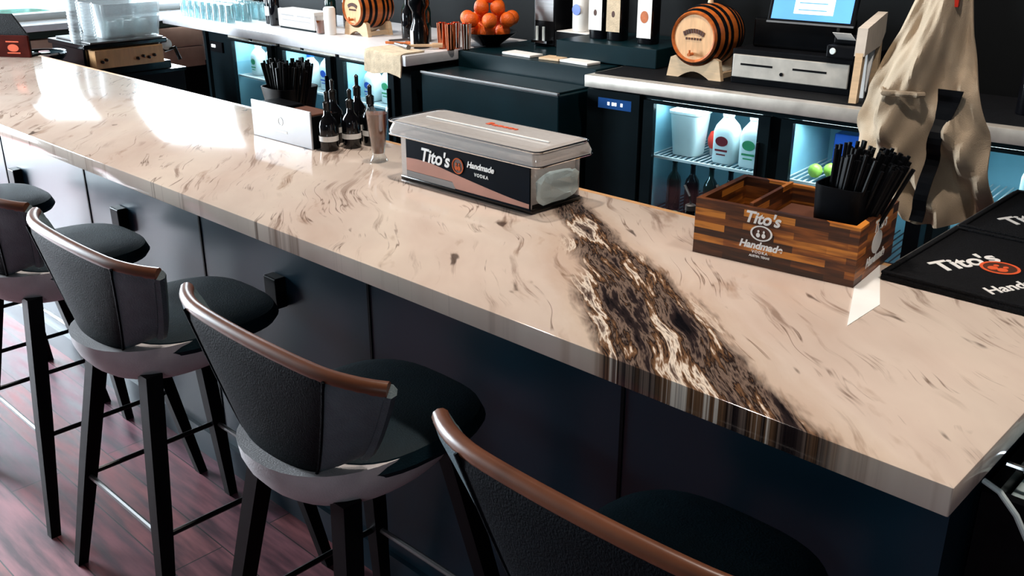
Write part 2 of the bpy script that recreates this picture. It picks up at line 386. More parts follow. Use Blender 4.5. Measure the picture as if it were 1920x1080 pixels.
# left wall with three openings
wl = MB()
for y0, y1, z0, z1 in ((-3.0, 4.55, 2.5, 3.0), (-3.0, 4.55, -.05, .2), (-3.0, -1.1, .2, 2.5), (1.15, 2.5, .2, 2.5), (2.5, 4.55, .2, 1.0), (2.5, 3.12, 2.02, 2.5), (3.12, 3.45, 1.0, 2.5), (4.42, 4.55, 1.0, 2.5)):
    wl.box(-7.5, -7.3, y0, y1, z0, z1)
struct('wall_left', wl, 'wall')
def window(idx, y0, y1, z0, z1, mull=(), trans=()):
    e = bpy.data.objects.new('window_%d' % idx, None); COL.objects.link(e); e['kind'] = 'structure'; e.location = (-7.4, (y0+y1)/2, z0)
    hy = (y1-y0)/2; H = z1-z0
    f = MB(); t = .045
    f.box(-.06, .06, -hy, -hy+t, 0, H).box(-.06, .06, hy-t, hy, 0, H).box(-.06, .06, -hy+t, hy-t, 0, t).box(-.06, .06, -hy+t, hy-t, H-t, H)
    for m_ in mull: f.box(-.04, .04, m_-.02, m_+.02, t, H-t)
    for m_ in trans: f.box(-.039, .039, -hy+t, hy-t, m_-.02, m_+.02)
    f.build('window_frame', 'white', e)
    MB().box(-.006, .006, -hy+t, hy-t, t, H-t).build('pane', 'glass', e)
window(1, 3.45, 4.42, 1.0, 2.5, (), (1.05,))
window(2, 2.5, 3.12, 1.0, 2.02)
window(3, -1.1, 1.15, .2, 2.5, (0,), (1.6,))
e4 = bpy.data.objects.new('window_4', None); COL.objects.link(e4); e4['kind'] = 'structure'; e4.location = (.9, -3.1, 1.8)  # unseen opening added behind the camera for cool fill on the slab
MB().box(-.5, -.455, -.06, .06, 0, .7).box(.455, .5, -.06, .06, 0, .7).box(-.455, .455, -.06, .06, 0, .045).box(-.455, .455, -.06, .06, .655, .7).build('window_frame', 'white', e4)
MB().box(-.455, .455, -.006, .006, .045, .655).build('pane', 'glass', e4)
# window sill ledge, a strip coloured as its green underside shadow, tiles below
struct('trim_1', MB().box(-7.3, -7.03, 2.2, 4.55, .955, 1.0, .006), 'stone')
struct('trim_2', MB().box(-7.3, -7.10, 2.2, 4.55, .90, .955), mat('ledge_shadow_green', hexc(16, 34, 22), .6))
for i, z in enumerate((.745, .59)):
    struct('trim_%d' % (3+i), MB().box(-7.3, -7.07, 2.2, 3.92, z, z+.148, .003), 'tile')
struct('trim_5', MB().box(-7.3, -7.09, 2.2, 4.5, .0, .59), 'black_wall')
# outdoors
struct('ground_outside', MB().box(-30, -7.5, -14, 18, -.2, -.05).box(-7.5, 5, -14, -3.2, -.2, -.05), 'pavement')

# ------------------------------------------------------------------ front bar
b = thing('bar_counter', 'long bar counter with polished beige granite top crossed by a dark brown seam', 'bar counter', (0, 0, 0))
MB().box(-6.0, -.314, 1.157, 1.90, ZC-.046, ZC, .003).build('granite_top', 'granite', b, True)
MB().box(-6.0, -.314, 1.895, 1.925, ZC-.03, ZC-.004).build('back_edge_strip', 'woodpanel', b, label='brown wooden strip along the back edge')
MB().box(-6.0, -.37, 1.37, 1.86, 0, ZC-.046).build('base', 'teal', b)
for x in (-5.3, -4.2, -3.42, -2.62, -1.8, -1.0): MB().box(x-.004, x+.004, 1.367, 1.37, .1, ZC-.046).build('panel_seam', 'black', b)
MB().box(-6.0, -.37, 1.355, 1.37, 0, .1).build('toe_board', 'teal', b)
for x, z in ((-4.055, .735), (-3.14, .765), (-2.2, .765)):
    h = MB(); h.box(x-.03, x+.03, 1.335, 1.37, z-.045, z+.045, .004); h.build('outlet_box', 'black', b)

# ------------------------------------------------------------------ bar stools
def superel(hw, hy, cy, z, n=3.0, N=40):
    out = []
    for i in range(N):
        a = 2*PI*i/N; c, s = math.cos(a), math.sin(a)
        out.append((hw*math.copysign(abs(c)**(2/n), c), cy + hy*math.copysign(abs(s)**(2/n), s), z))
    return out
def make_stool(label):
    t = thing('bar_stool', label, 'stool', (0, 0, 0), 0, 'bar stools along the counter')
    # seat cushion
    MB().rings([superel(.18, .17, .05, .745), superel(.206, .20, .05, .752), superel(.212, .21, .05, .765), superel(.202, .20, .05, .788), superel(.17, .17, .05, .797), superel(.08, .08, .045, .80)]).build('seat', 'seatleather', t, True)
    # rounded shell under and behind the seat
    sh = MB(); rr = []
    for k in range(9):
        a = k/8*PI/2
        f_ = math.cos(PI/2-a)
        rr.append(superel(.05+.148*f_, .05+.185*f_, -.005, .655+.13*(1-math.cos(a))**1.15, 2.3))
    sh.rings(rr); sh.build('seat_shell', 'shell', t, True, label='rounded leather underside, window light put into its colour')
    # wrap-around backrest
    def P(a, bq, off):
        hw = .175 + .152*bq**.85
        ang = a*1.05
        x = hw*(a*1.06-.06*a**3)
        y = -.185 - .035*bq + (.045+.02*(1-bq))*(a*a*.6+.4*a**6) + .045*max(0, abs(a)-.6)**1.3 - .003
        z = .762 + .268*bq - .006*a*a*bq + .055*(1-bq)*a*a
        nx, ny = .5*a + 0, -1.0
        return Vector((x+nx*off, y+ny*off, z))
    NA, NB = 28, 12; bk = MB()
    def grid(off):
        return [[tuple(P(-1+2*i/NA, j/NB, off)) for i in range(NA+1)] for j in range(NB+1)]
    def slab_(a0, a1, n):
        m_ = MB(); rings = []
        for j in range(NB+1):
            th = .016 - (.004 if j in (0, NB) else 0)
            rings.append([tuple(P(a0+(a1-a0)*i/n, j/NB, th)) for i in range(n+1)] + [tuple(P(a1-(a1-a0)*i/n, j/NB, -th)) for i in range(n+1)])
        return m_.rings(rings)
    slab_(-.66, .66, 20).build('backrest', 'leather', t, True)
    for a0, a1 in ((-1, -.662), (.662, 1)): slab_(a0, a1, 8).build('side_panel', 'side', t, True, label='end panel of the back, window light put into its colour')
    rim = MB(); pts = [tuple(P(-1+2*i/NA, 1, 0) + Vector((0, 0, .002))) for i in range(NA+1)]
    rim.tube(pts, .0145, 10); rim.build('rim', 'rim', t, True, label='leather roll along the top edge, warm lamp highlight put into its colour')
    for s in (-1, 1):
        MB().tube([tuple(P(s, 1-j/NB, 0)) for j in range(NB+1)], .015, 8).build('side_roll', 'side', t, True)
        MB().tube([tuple(P(s*.66, 1-j/NB, .0165)) for j in range(NB+1)], .0035, 6).build('seam_welt', 'leather', t, True)
    # legs, tapered and splayed, and foot rails
    for sx in (-1, 1):
        for sy in (-1, 1):
            top = Vector((sx*.14, sy*.135, .71)); bot = Vector((sx*.262, sy*.245, .0)); mbl = MB()
            def sq(c, h): return [(c.x-h, c.y-h, c.z), (c.x+h, c.y-h, c.z), (c.x+h, c.y+h, c.z), (c.x-h, c.y+h, c.z)]
            mbl.rings([sq(top, .0215), sq(top.lerp(bot, .5), .020), sq(bot, .0145)])
            mbl.build('leg', 'legs', t)
    zr = .30; k = .71-zr; fx = .14+.122*k/.71; fy = .135+.11*k/.71
    for n_, (p0, p1) in dict(a=((-fx, -fy), (fx, -fy)), b=((-fx, fy), (fx, fy)), c=((-fx, -fy), (-fx, fy)), d=((fx, -fy), (fx, fy))).items():
        MB().tube([(p0[0], p0[1], zr), (p1[0], p1[1], zr)], .0075, 8).build('foot_rail', 'steel' if n_ in 'ab' else 'blackmetal', t, True, label='steel foot rail' if n_ in 'ab' else None)
    return t
STY = 1.045
st0 = make_stool('charcoal leather bar stool nearest the camera, only its back showing in front')
st0.location = (-.665, STY, 0); st0.rotation_euler = (0, 0, 0)
for x, lab in ((-1.445, 'charcoal leather bar stool second nearest the camera, pale rounded underside showing'),
               (-2.22, 'charcoal leather bar stool third from the near end, whole back in view'),
               (-2.93, 'charcoal leather bar stool with its back cut by the left edge of the picture'),
               (-3.64, 'farthest bar stool, only its dark seat and a leg showing at the left edge')):
    dup(st0, (x, STY, 0), 0, lab)

# ------------------------------------------------------------------ things on the granite
# condiment dispenser
X0, X1, Y0, Y1 = -1.985, -1.50, 1.645, 1.83
t = thing('condiment_dispenser', 'long lidded condiment dispenser with dark printed front on the granite', 'condiment dispenser', (0, 0, 0))
MB().box(X0, X1, Y0, Y1, ZC, ZC+.012, .003).build('base', 'gloss_black', t, True)
MB().box(X0+.004, X1-.004, Y0+.002, Y0+.006, ZC+.012, ZC+.128).box(X0+.004, X1-.004, Y1-.006, Y1-.002, ZC+.012, ZC+.125).box(X0+.002, X0+.006, Y0+.006, Y1-.006, ZC+.012, ZC+.125).build('tray_wall', 'acrylic', t)
MB().box(X0+.03, X1-.004, Y0-.003, Y0+.002, ZC+.012, ZC+.13).build('front_panel', 'navy', t)
# wavy copper band and pale strip on the front
def wave(x): return .052 - .026*(1/(1+math.exp(-(x-.16)*22))) + .012*math.sin(x*9)
poly = [(X0+.031+i*.0225, ) for i in range(21)]
c_ = MB(); n_ = 40
xs = [X0+.031+(X1-.036-X0)*i/n_ for i in range(n_+1)]
TF = Matrix(((1, 0, 0, 0), (0, 0, -1, Y0-.003), (0, 1, 0, ZC+.012), (0, 0, 0, 1)))
c_.rings([[(x, .004 if x > X0+.22 else .02, 0) for x in xs] + [(x, wave(x-X0)+.0, 0) for x in reversed(xs)], [(x, .004 if x > X0+.22 else .02, .0008) for x in xs] + [(x, wave(x-X0)+.0, .0008) for x in reversed(xs)]], T=TF)
c_.build('copper_band', 'copper_band', t)
MB().box(X0+.031, X0+.22, Y0-.0036, Y0-.003, ZC+.014, ZC+.031).build('silver_band', 'steel', t)
TF2 = plane_T((0, Y0-.0036, 0), (1, 0, 0), (0, 0, 1))
def onfront(x, z): return TF2 @ Matrix.Translation((x, z, 0))
text("Tito's", .050, onfront(-1.842, ZC+.083), 'printwhite', t, 'brand_lettering', .25, bold=.0012)
emblem(t, onfront(-1.752, ZC+.078), .021, 'copper', bg='burn')
text("Handmade", .022, onfront(-1.672, ZC+.088), 'printwhite', t, 'small_lettering', .3, bold=.0006)
text("VODKA", .012, onfront(-1.668, ZC+.066), 'printwhite', t, 'small_lettering', 0, spacing=1.3, bold=.0003)
# insert bins with garnish
for i in range(4):
    xa = X0+.035+i*.112
    fbn = MB(); fbn.box(xa, xa+.104, Y0+.012, Y0+.016, ZC+.02, ZC+.12).box(xa, xa+.104, Y1-.016, Y1-.012, ZC+.02, ZC+.12).box(xa, xa+.004, Y0+.016, Y1-.016, ZC+.02, ZC+.12).box(xa+.1, xa+.104, Y0+.016, Y1-.016, ZC+.02, ZC+.12).box(xa+.004, xa+.1, Y0+.016, Y1-.016, ZC+.02, ZC+.03)
    fbn.build('insert_bin', 'blackmetal' if i < 3 else 'acrylic', t)
# clear domed lid with an overhang
ld = MB(); z = ZC+.13
def rrect(x0, x1, y0, y1, z, r, n=5):
    o_ = []
    for cx, cy, a0 in ((x1-r, y1-r, 0), (x0+r, y1-r, 90), (x0+r, y0+r, 180), (x1-r, y0+r, 270)):
        for k in range(n+1):
            a = math.radians(a0+90*k/n); o_.append((cx+r*math.cos(a), cy+r*math.sin(a), z))
    return o_
ld.rings([rrect(X0-.035, X1+.03, Y0-.012, Y1+.012, z-.008, .02), rrect(X0-.036, X1+.031, Y0-.014, Y1+.014, z+.004, .02), rrect(X0-.028, X1+.022, Y0-.006, Y1+.006, z+.026, .02), rrect(X0-.015, X1+.01, Y0+.006, Y1-.006, z+.032, .018), rrect(X0+.0, X1-.0, Y0+.02, Y1-.02, z+.030, .015)], cap0=False)
ld.build('lid', 'acrylic', t, True)
rl = MB()
for zz, g in ((z-.006, 0), (z+.027, -.008)):
    pts = rrect(X0-.036-g*-1, X1+.031+g, Y0-.014-g, Y1+.014+g, zz, .02); pts.append(pts[0]); rl.tube(pts, .0028, 6)
rl.build('lid_rim', 'chrome', t, True)
MB().box(X0+.02, X1-.02, Y0+.082, Y0+.088, z+.031, z+.0335).build('hinge_rib', 'paper', t)
o_ = MB()
for i, (dx, wd, hh) in enumerate(((0, .014, .022), (.022, .016, .010), (.042, .014, .012), (.060, .016, .010), (.080, .014, .012), (.098, .012, .010))):
    o_.box(X0+.20+dx, X0+.20+dx+wd, Y1-.055, Y1-.055+hh, z+.031, z+.0325)
o_.build('lid_marking', 'printorange', t, label='orange printed marking on the lid')
# frosted lump of crushed ice showing in the open right end
ic = MB(); rn = random.Random(3)
ic.rings([[(X1-.002+.012*k+.002*rn.uniform(-1, 1), Y0+.092+w_*math.copysign(abs(math.cos(a))**.6, math.cos(a))+.004*rn.uniform(-1, 1), ZC+.056+w_*.5*math.copysign(abs(math.sin(a))**.6, math.sin(a))+.004*rn.uniform(-1, 1)) for j, a in enumerate([2*PI*q/18 for q in range(18)])] for k, w_ in ((0, .074), (.5, .078), (1.0, .070), (1.3, .045))])
ic.build('crushed_ice', 'icemat', None, False, label='frosty clump of crushed ice in the open end of the condiment dispenser', cat='ice')

# pilsner glass with amber drink
t = thing('pilsner_glass', 'slim tapered glass of dark amber drink beside the condiment dispenser', 'glass', (-2.178, 1.725, ZC))
MB().lathe([(.026, 0), (.027, .004), (.022, .012), (.018, .022), (.026, .08), (.0345, .155), (.033, .155), (.025, .08), (.016, .026), (.001, .024)], 28, cap1=False).build('glass_wall', 'glass', t, True)
MB().lathe([(.0155, .026), (.0245, .08), (.031, .142), (.001, .143)], 28).build('drink', 'beer', t, True)

# bitters bottles
def make_bitters(label):
    t = thing('bitters_bottle', label, 'bottle', group='small bitters bottles beside the steel caddy')
    MB().lathe([(.027, 0), (.029, .004), (.029, .075), (.026, .09), (.012, .108), (.010, .125)], 24).build('body', 'bottle', t, True)
    MB().lathe([(.0295, .030), (.0295, .046)], 24, cap0=False, cap1=False).build('label_band', 'paper', t, True, label='white paper label band')
    MB().lathe([(.012, .122), (.0125, .145), (.006, .150), (.007, .175), (.0015, .18)], 16).build('dropper_cap', 'gloss_black', t, True)
    return t
b0 = make_bitters('small dark dropper bottle, nearest to the camera of the cluster by the steel caddy')
b0.location = (-2.400, 1.712, ZC)
for x, y, s, lab in ((-2.378, 1.782, 1, 'small dark dropper bottle in the middle of the front trio'), (-2.362, 1.848, 1.04, 'small dark dropper bottle at the right end of the cluster, next to the amber glass'),
                     (-2.474, 1.790, 1.1, 'small dark dropper bottle behind the front trio, partly hidden'), (-2.444, 1.862, 1.15, 'tallest small dark dropper bottle at the rear of the cluster')):
    q = dup(b0, (x, y, ZC), random.uniform(-.3, .3), lab); q.scale = (1, 1, s)

# straws in cups
def straw_cup(name, label, cat, loc, r0, r1, h, n, lean, spread, hl, grp, strawlab):
    t = thing(name, label, cat, loc)
    MB().rings([superel(r0, r0, 0, 0, 4, 24), superel(r1, r1, 0, h, 4, 24), superel(r1-.003, r1-.003, 0, h, 4, 24), superel(r0-.003, r0-.003, 0, .004, 4, 24)]).build('cup_wall', 'black', t, True)
    s = MB(); s.tube([(0, 0, 0), (0, 0, hl)], .0042, 7)
    s0 = s.build('drinking_straw', 'black', None, True, label=strawlab, cat='straw', group=grp)
    rn = random.Random(len(grp)+n)
    for i in range(n):
        o = s0 if i == 0 else s0.copy()
        if i: COL.objects.link(o)
        a = rn.uniform(0, 2*PI); q = math.sqrt(rn.random())
        px, py = q*math.cos(a), q*math.sin(a)
        base = Vector(loc) + Vector((px*(r0-.012), py*(r0-.012), .006))
        top = Vector(loc) + Vector((px*spread[0]+lean[0], py*spread[1]+lean[1], hl*rn.uniform(.95, 1.0)))
        o.location = base; o.rotation_euler = (top-base).to_track_quat('Z', 'Y').to_euler()
        o.scale = (1, 1, rn.uniform(.9, 1.03))
    return t
straw_cup('straw_cup', 'black cup fanned full of black straws behind the steel caddy', 'cup', (-2.775, 1.835, ZC), .058, .080, .135, 90, (0, 0), (.135, .06), .215, 'black straws in the cup behind the steel caddy', 'black straw fanned out of the cup behind the steel caddy')

# steel caddy
M['caddysteel'] = mat('satin_steel', hexc(196, 196, 200), .42, .45, var=.06, scale=4)
t = thing('napkin_caddy', 'small bar caddy with a plain brushed steel front panel', 'caddy', (-2.592, 1.67, ZC), math.radians(1))
MB().box(-.158, .158, 0, .006, .0, .117, .002).build('front_panel', 'caddysteel', t)
MB().box(-.158, .158, .006, .105, .0, .012).box(-.158, -.15, .006, .105, .012, .10).box(.15, .158, .006, .105, .012, .10).box(-.15, .15, .1, .105, .012, .10).box(-.003, .003, .006, .1, .012, .095).build('box_body', 'black', t)
T_ = plane_T((0, -.0002, 0), (1, 0, 0), (0, 0, 1))
MB().box(-.032, .032, .030, .038, 0, .0006, T=T_).build('engraved_line', 'printwhite', t)
ringdisc(MB(), T_ @ Matrix.Translation((0, .066, 0)), .014, .014, .0006, 24, .75).build('engraved_badge', 'paper', t)
MB().box(-.145, -.01, .015, .095, .012, .108, .003).build('cocktail_napkins', 'black', None, loc=(-2.592, 1.67, ZC+.001), label='stack of black cocktail napkins in the steel-fronted caddy', cat='napkins')
MB().box(.01, .145, .015, .095, .012, .103, .003).build('coaster_stack', 'brownpaper', None, loc=(-2.592, 1.67, ZC+.001), label='stack of dark brown coasters in the right half of the steel-fronted caddy', cat='coasters')

# wooden caddy
CR = math.radians(6)
WC = Vector((-1.071, 1.694, ZC))
t = thing('wooden_caddy', 'striped stained wood bar caddy with white printing, holding straws', 'caddy', WC, CR)
Lx, Ly, H = .350, .235, .122; k = .013
MB().box(0, Lx, 0, k, 0, H).build('front_board', 'rustic', t)
MB().box(0, Lx, Ly-k, Ly, 0, H).build('back_board', 'rustic', t)
MB().box(0, k, k, Ly-k, 0, H).build('side_board', 'rustic', t)
MB().box(Lx-k, Lx, k, Ly-k, 0, H).build('side_board', 'rustic', t)
MB().box(k, Lx-k, k, Ly-k, 0, .008).build('bottom_board', 'rustic', t)
MB().box(.115, .123, k, Ly-k, .008, .128).build('divider', 'rustic', t)
TW = plane_T((0, -.0002, 0), (1, 0, 0), (0, 0, 1))
def onw(x, z): return TW @ Matrix.Translation((x, z, 0))
text("Tito's", .034, onw(.150, .102), 'printwhite', t, 'brand_lettering', .25, bold=.001)
emblem(t, onw(.152, .072), .0165, 'printwhite', 1.45, bg='burn')
text("Handmade", .0215, onw(.152, .044), 'printwhite', t, 'brand_lettering', .25, bold=.0008)
text("VODKA", .0085, onw(.152, .030), 'printwhite', t, 'small_lettering', 0, spacing=1.3, bold=.0002)
text("AUSTIN, TEXAS", .0065, onw(.152, .021), 'printwhite', t, 'small_lettering', 0, bold=.0002)
TE = plane_T((Lx+.0002, 0, 0), (0, 1, 0), (0, 0, 1))
def one(y, z): return TE @ Matrix.Translation((y, z, 0))
ringdisc(MB(), one(.115, .065), .030, .024, .0006).build('badge', 'printwhite', t)
text("Tito's", .034, one(.125, .100), 'printwhite', t, 'brand_lettering', .25, bold=.001)
text("Handmade", .026, one(.118, .030), 'printwhite', t, 'brand_lettering', .25, bold=.001)
# its contents
def inw(x, y, z): return WC + Vector((x*math.cos(CR)-y*math.sin(CR), x*math.sin(CR)+y*math.cos(CR), z))
MB().box(0, .092, 0, .19, 0, .075, .002).build('paper_napkins', 'brownpaper', None, loc=inw(.128, .02, .0085), rz=CR, label='stack of dark brown paper napkins in the wooden caddy', cat='napkins')
straw_cup('straw_cup', 'square black cup packed with black straws in the wooden caddy', 'cup', inw(.278, .120, .0085), .050, .057, .165, 96, (.045, .01), (.085, .06), .235, 'black straws in the wooden caddy', 'black straw leaning out of the cup in the wooden caddy')
# bright reflection at its foot, laid on the granite as a flat white patch
MB().prism([(-.722, 1.735), (-.739, 1.89), (-.647, 1.683), (-.647, 1.548)], ZC+.0002, ZC+.0016).build('reflection_patch', 'paper', None, label='white reflection patch on the granite at the right foot of the wooden caddy', cat='paper')

# black counter card at the far left
t = thing('counter_card', 'black tabletop card holder with a dark red panel at the far left of the counter', 'sign', (-5.12, 1.79, ZC), math.radians(34))
MB().prism([(-.22, 0), (.115, 0), (.115, .10), (.045, .205), (-.22, .205)], 0, .012, T=Matrix(((1, 0, 0, 0), (0, 0, 1, .002), (0, 1, 0, 0), (0, 0, 0, 1)))).box(-.22, .115, .014, .08, 0, .012).build('holder', 'rubber', t)
MB().box(-.22, .12, -.012, .0, 0, .105, .002).build('card_panel', mat('dark_red_card', hexc(70, 22, 16), .8, var=.3, spec=.05), t, label='dark red card with an orange badge')
T_ = plane_T((0, -.0122, 0), (1, 0, 0), (0, 0, 1))
ringdisc(MB(), T_ @ Matrix.Translation((.035, .045, 0)), .03, .018, .0008).build('card_badge', 'printorange', t)
MB().box(0, .07, .018, .024, 0, .0008, T=T_).box(.0, .07, .072, .078, 0, .0008, T=T_).build('card_lines', 'printorange', t)

# ------------------------------------------------------------------ service leg with rubber mats
t = thing('service_leg', 'black service ledge behind the counter with a steel side edge, under the rubber mats', 'service ledge', (0, 0, 0))
MB().box(-.715, -.25, 1.927, 2.66, ZC-.05, ZC-.001, .002).build('ledge_top', 'gloss_black', t)
MB().box(-.722, -.715, 1.927, 2.66, ZC-.035, ZC+.004).build('side_edge', 'steel', t, label='bright steel side edge')
MB().box(-.70, -.27, 2.50, 2.64, 0, ZC-.05).build('support', 'black', t)
def mat_ob(loc, label):
    t = thing('bar_mat', label, 'bar mat', loc, 0, 'black rubber bar mats')
    m = MB(); m.box(-.005, .45, 0, .40, 0, .014, .004)
    for q in ((-.005, .45, 0, .012), (-.005, .45, .388, .40), (-.005, .007, .012, .388)): m.box(*q, .013, .019, .002)
    m.build('mat_pad', 'rubber', t, True)
    TT = Matrix.Translation((0, 0, .0142))
    text("Tito's", .072, TT @ Matrix.Translation((.095, .172, 0)) @ Matrix.Rotation(1.15, 4, 'Z'), 'printwhite', t, 'brand_lettering', .25, bold=.002)
    emblem(t, TT @ Matrix.Translation((.160, .190, 0)), .038, 'printorange', bg='burn')
    text("Handmade", .045, TT @ Matrix.Translation((.225, .125, 0)) @ Matrix.Rotation(1.15, 4, 'Z'), 'printwhite', t, 'brand_lettering', .25, bold=.001)
    return t
mat_ob((-.70, 1.812, ZC+.0005), 'black rubber bar mat overlapping the granite edge, with printed orange badge')
mat_ob((-.70, 2.225, ZC+.0005), 'black rubber bar mat farther from the counter, behind the other mat')
# ice bin under the end of the counter
t = thing('ice_bin', 'open steel-rimmed ice bin under the right end of the counter', 'ice bin', (0, 0, 0))
MB().box(-.36, .05, 1.48, 1.50, .3, .89).box(-.36, .05, 1.83, 1.85, .3, .89).box(-.36, -.34, 1.50, 1.83, .3, .89).box(.03, .05, 1.50, 1.83, .3, .89).box(-.34, .03, 1.50, 1.83, .3, .34).build('bin_body', 'black', t)
rm = MB(); rm.tube([(-.355, 1.58, .897), (.05, 1.58, .897)], .006); rm.build('rim_rail', 'chrome', t, True)
MB().tube([(-.358, 1.47, .915), (-.33, 1.462, .91), (-.30, 1.462, .88), (-.25, 1.462, .80), (-.24, 1.462, .66)], .005).build('hose', 'milk', t, True, label='thin white hose')
for x in (-.35, .03): MB().box(x, x+.02, 1.5, 1.52, 0, .3).build('leg', 'black', t)
rn = random.Random(5); ic = MB()
for i in range(90):
    p = (rn.uniform(-.31, .0), rn.uniform(1.60, 1.80), .87+rn.uniform(-.02, .03)); h = rn.uniform(.013, .02)
    ic.box(-h, h, -h, h, -h, h, .003, T=Tm(p, (rn.random()*3, rn.random()*3, rn.random()*3)), seg=1)
ic.box(-.335, .025, 1.505, 1.825, .345, .855)
ic.build('ice_cubes', 'icemat', None, label='heap of ice cubes filling the bin under the right end of the counter', cat='ice', kind='stuff')

# ------------------------------------------------------------------ speed rail behind the counter
t = thing('speed_rail', 'narrow black bottle rail hung behind the counter beyond the wooden caddy', 'bottle rail', (0, 0, 0))
r_ = MB(); r_.box(-2.35, -.82, 1.99, 2.145, .70, .71).box(-2.35, -.82, 2.135, 2.145, .71, .80).box(-2.35, -.82, 1.99, 2.0, .71, .80).box(-2.35, -2.34, 2.0, 2.135, .71, .80).box(-.83, -.82, 2.0, 2.135, .71, .80)
r_.build('rail_tray', 'blackmetal', t)
MB().box(-2.3, -.87, 1.86, 1.99, .72, .74).build('bracket', 'blackmetal', t)
def liquor(name, label, loc, h, r, m, lab=None, cap='gloss_black', grp=None, spout=False, rz=0, lm='paper'):
    t = thing(name, label, 'bottle', loc, rz, grp)
    MB().lathe([(r*.9, 0), (r, .006), (r, h*.58), (r*.85, h*.66), (r*.36, h*.76), (r*.33, h*.93)], 22).build('body', m, t, True)
    if lab: MB().lathe([(r+.0006, h*lab[0]), (r+.0006, h*lab[1])], 22, cap0=False, cap1=False).build('label_band', lm, t, True, label='%s paper label' % ('white' if lm == 'paper' else 'cream'))
    if spout:
        s = MB(); s.lathe([(r*.36, h*.93), (r*.36, h*.97), (.008, h*.98)], 14); s.tube([(0, 0, h*.98), (.004, 0, h*1.04), (.02, 0, h*1.12)], .004, 8)
        s.build('pour_spout', 'steel', t, True)
    else: MB().lathe([(r*.4, h*.92), (r*.4, h)], 16).build('cap', cap, t, True)
    return t
RG = 'liquor bottles standing in the rail behind the counter'
rn = random.Random(11)
for i, (x, m_) in enumerate(((-1.325, 'bottle'), (-1.235, 'bottle'), (-1.145, 'greenbottle'), (-1.055, 'bottle'), (-.965, 'bottle'))):
    liquor('liquor_bottle', ['dark bottle with steel pour spout, left end of the row behind the wooden caddy', 'dark bottle with spout, second from the left behind the wooden caddy', 'green bottle with steel spout in the middle of the row behind the wooden caddy', 'dark bottle with spout, fourth of the row behind the wooden caddy', 'dark bottle with spout at the right end of the row behind the wooden caddy'][i],
           (x, 2.07, .711), .335+rn.uniform(-.01, .02), .038, m_, None, grp=RG, spout=True, rz=rn.uniform(0, 6))
t = thing('sauce_jar', 'jar with a scalloped white lid and dark red centre, just behind the counter edge', 'jar', (-1.495, 2.07, .711))
MB().lathe([(.036, 0), (.038, .01), (.038, .24), (.030, .262)], 20).build('body', 'maroon', t, True)
g_ = [((.040+.004*math.cos(i*PI/2*1.0*2))*math.cos(2*PI*i/32), (.040+.004*math.cos(i*PI))*math.sin(2*PI*i/32)) for i in range(32)]
MB().prism(g_, .258, .285).build('lid', 'paper', t)
MB().lathe([(.024, .285), (.022, .290)], 20).build('lid_centre', 'maroon', t, True)
t = thing('squeeze_bottle', 'small teal bottle just left of the wooden caddy, behind the counter edge', 'bottle', (-1.345, 1.97, .73))
t.location = (-1.375, 2.07, .711)
MB().lathe([(.022, 0), (.024, .01), (.024, .25), (.012, .28), (.010, .30)], 18).build('body', mat('teal_plastic', hexc(60, 140, 140), .4), t, True)

# ------------------------------------------------------------------ back bar, right run
def cooler(name, label, F, ang, doors, u0, u1, depth=.72, shelfz=.645):
    """doors: list of (ua, ub) glass spans; body is open behind each pane"""
    o = F(0, 0); t = thing(name, label, 'cooler', o, ang)
    bd = MB(); v0 = .05; zt = .915
    bd.box(u0, u1, v0, depth, .10, .16).box(u0, u1, v0, depth, zt, .94).box(u0, u1, depth-.02, depth, .16, zt)
    edges = [u0] + [e for d in doors for e in (d[0]-.05, d[1]+.05)] + [u1]
    for i in range(0, len(edges), 2):
        a, c = edges[i], edges[i+1]
        if c - a > .005: bd.box(a, c, v0, depth-.02, .16, zt)
    bd.build('body', 'frame', t)
    MB().box(u0+.02, u1-.02, v0+.05, depth, 0, .10).build('kick_plate', 'black', t)
    for a, c in doors:
        ln = MB(); ln.box(a-.048, c+.048, depth-.028, depth-.021, .161, zt-.001).box(a-.049, a-.043, v0+.02, depth-.03, .161, zt-.001).box(c+.043, c+.049, v0+.02, depth-.03, .161, zt-.001)
        ln.build('liner', 'liner', t)
        d = MB(); d.box(a-.055, a, .02, v0-.002, .17, zt).box(c, c+.055, .02, v0-.002, .17, zt).box(a, c, .02, v0-.002, .17, .23).box(a, c, .02, v0-.002, zt-.012, zt)
        dd = d.build('door', 'frame', t)
        MB().box(a, c, .03, .036, .23, zt-.012).build('door_pane', 'doorglass', dd)
        MB().box(c+.006, c+.018, .004, .02, .45, .80, .003).build('handle', 'blackmetal', dd)
        s = MB(); s.box(a-.04, c+.04, .075, .085, shelfz-.012, shelfz)
        for i in range(22): s.box(a-.04+i*(c-a+.08)/22, a-.036+i*(c-a+.08)/22, .085, depth-.04, shelfz-.006, shelfz-.001)
        s.build('wire_shelf', 'white', t)
        s = MB(); s.box(a-.04, c+.04, .075, .085, .355, .362)
        for i in range(22): s.box(a-.04+i*(c-a+.08)/22, a-.036+i*(c-a+.08)/22, .085, depth-.04, .356, .361)
        s.build('wire_shelf', 'blackmetal', t)
        MB().box(a+.02, c-.02, .06, .07, zt-.014, zt-.004).build('led_strip', 'led', t, label='lit strip light')
        l = area('cooler_light', F((a+c)/2, .16, zt-.02), (c-a, .12), 4.8, (.82, .95, 1.0), (math.radians(-20), 0, ang))
    return t
RD = [(.385, .915), (1.075, 1.60), (1.76, 2.29)]
ct = cooler('bar_cooler', 'black glass-door cooler under the steel worktop with the wooden keg on it', fr, AR, RD, .02, 2.42, .60)
MB().box(.055, .265, .035, .05, .835, .905, .004).build('thermostat', 'steel', ct)
MB().box(.065, .255, .030, .035, .845, .895).build('display', 'display', ct, label='blue lit thermostat display')
dg_ = MB()
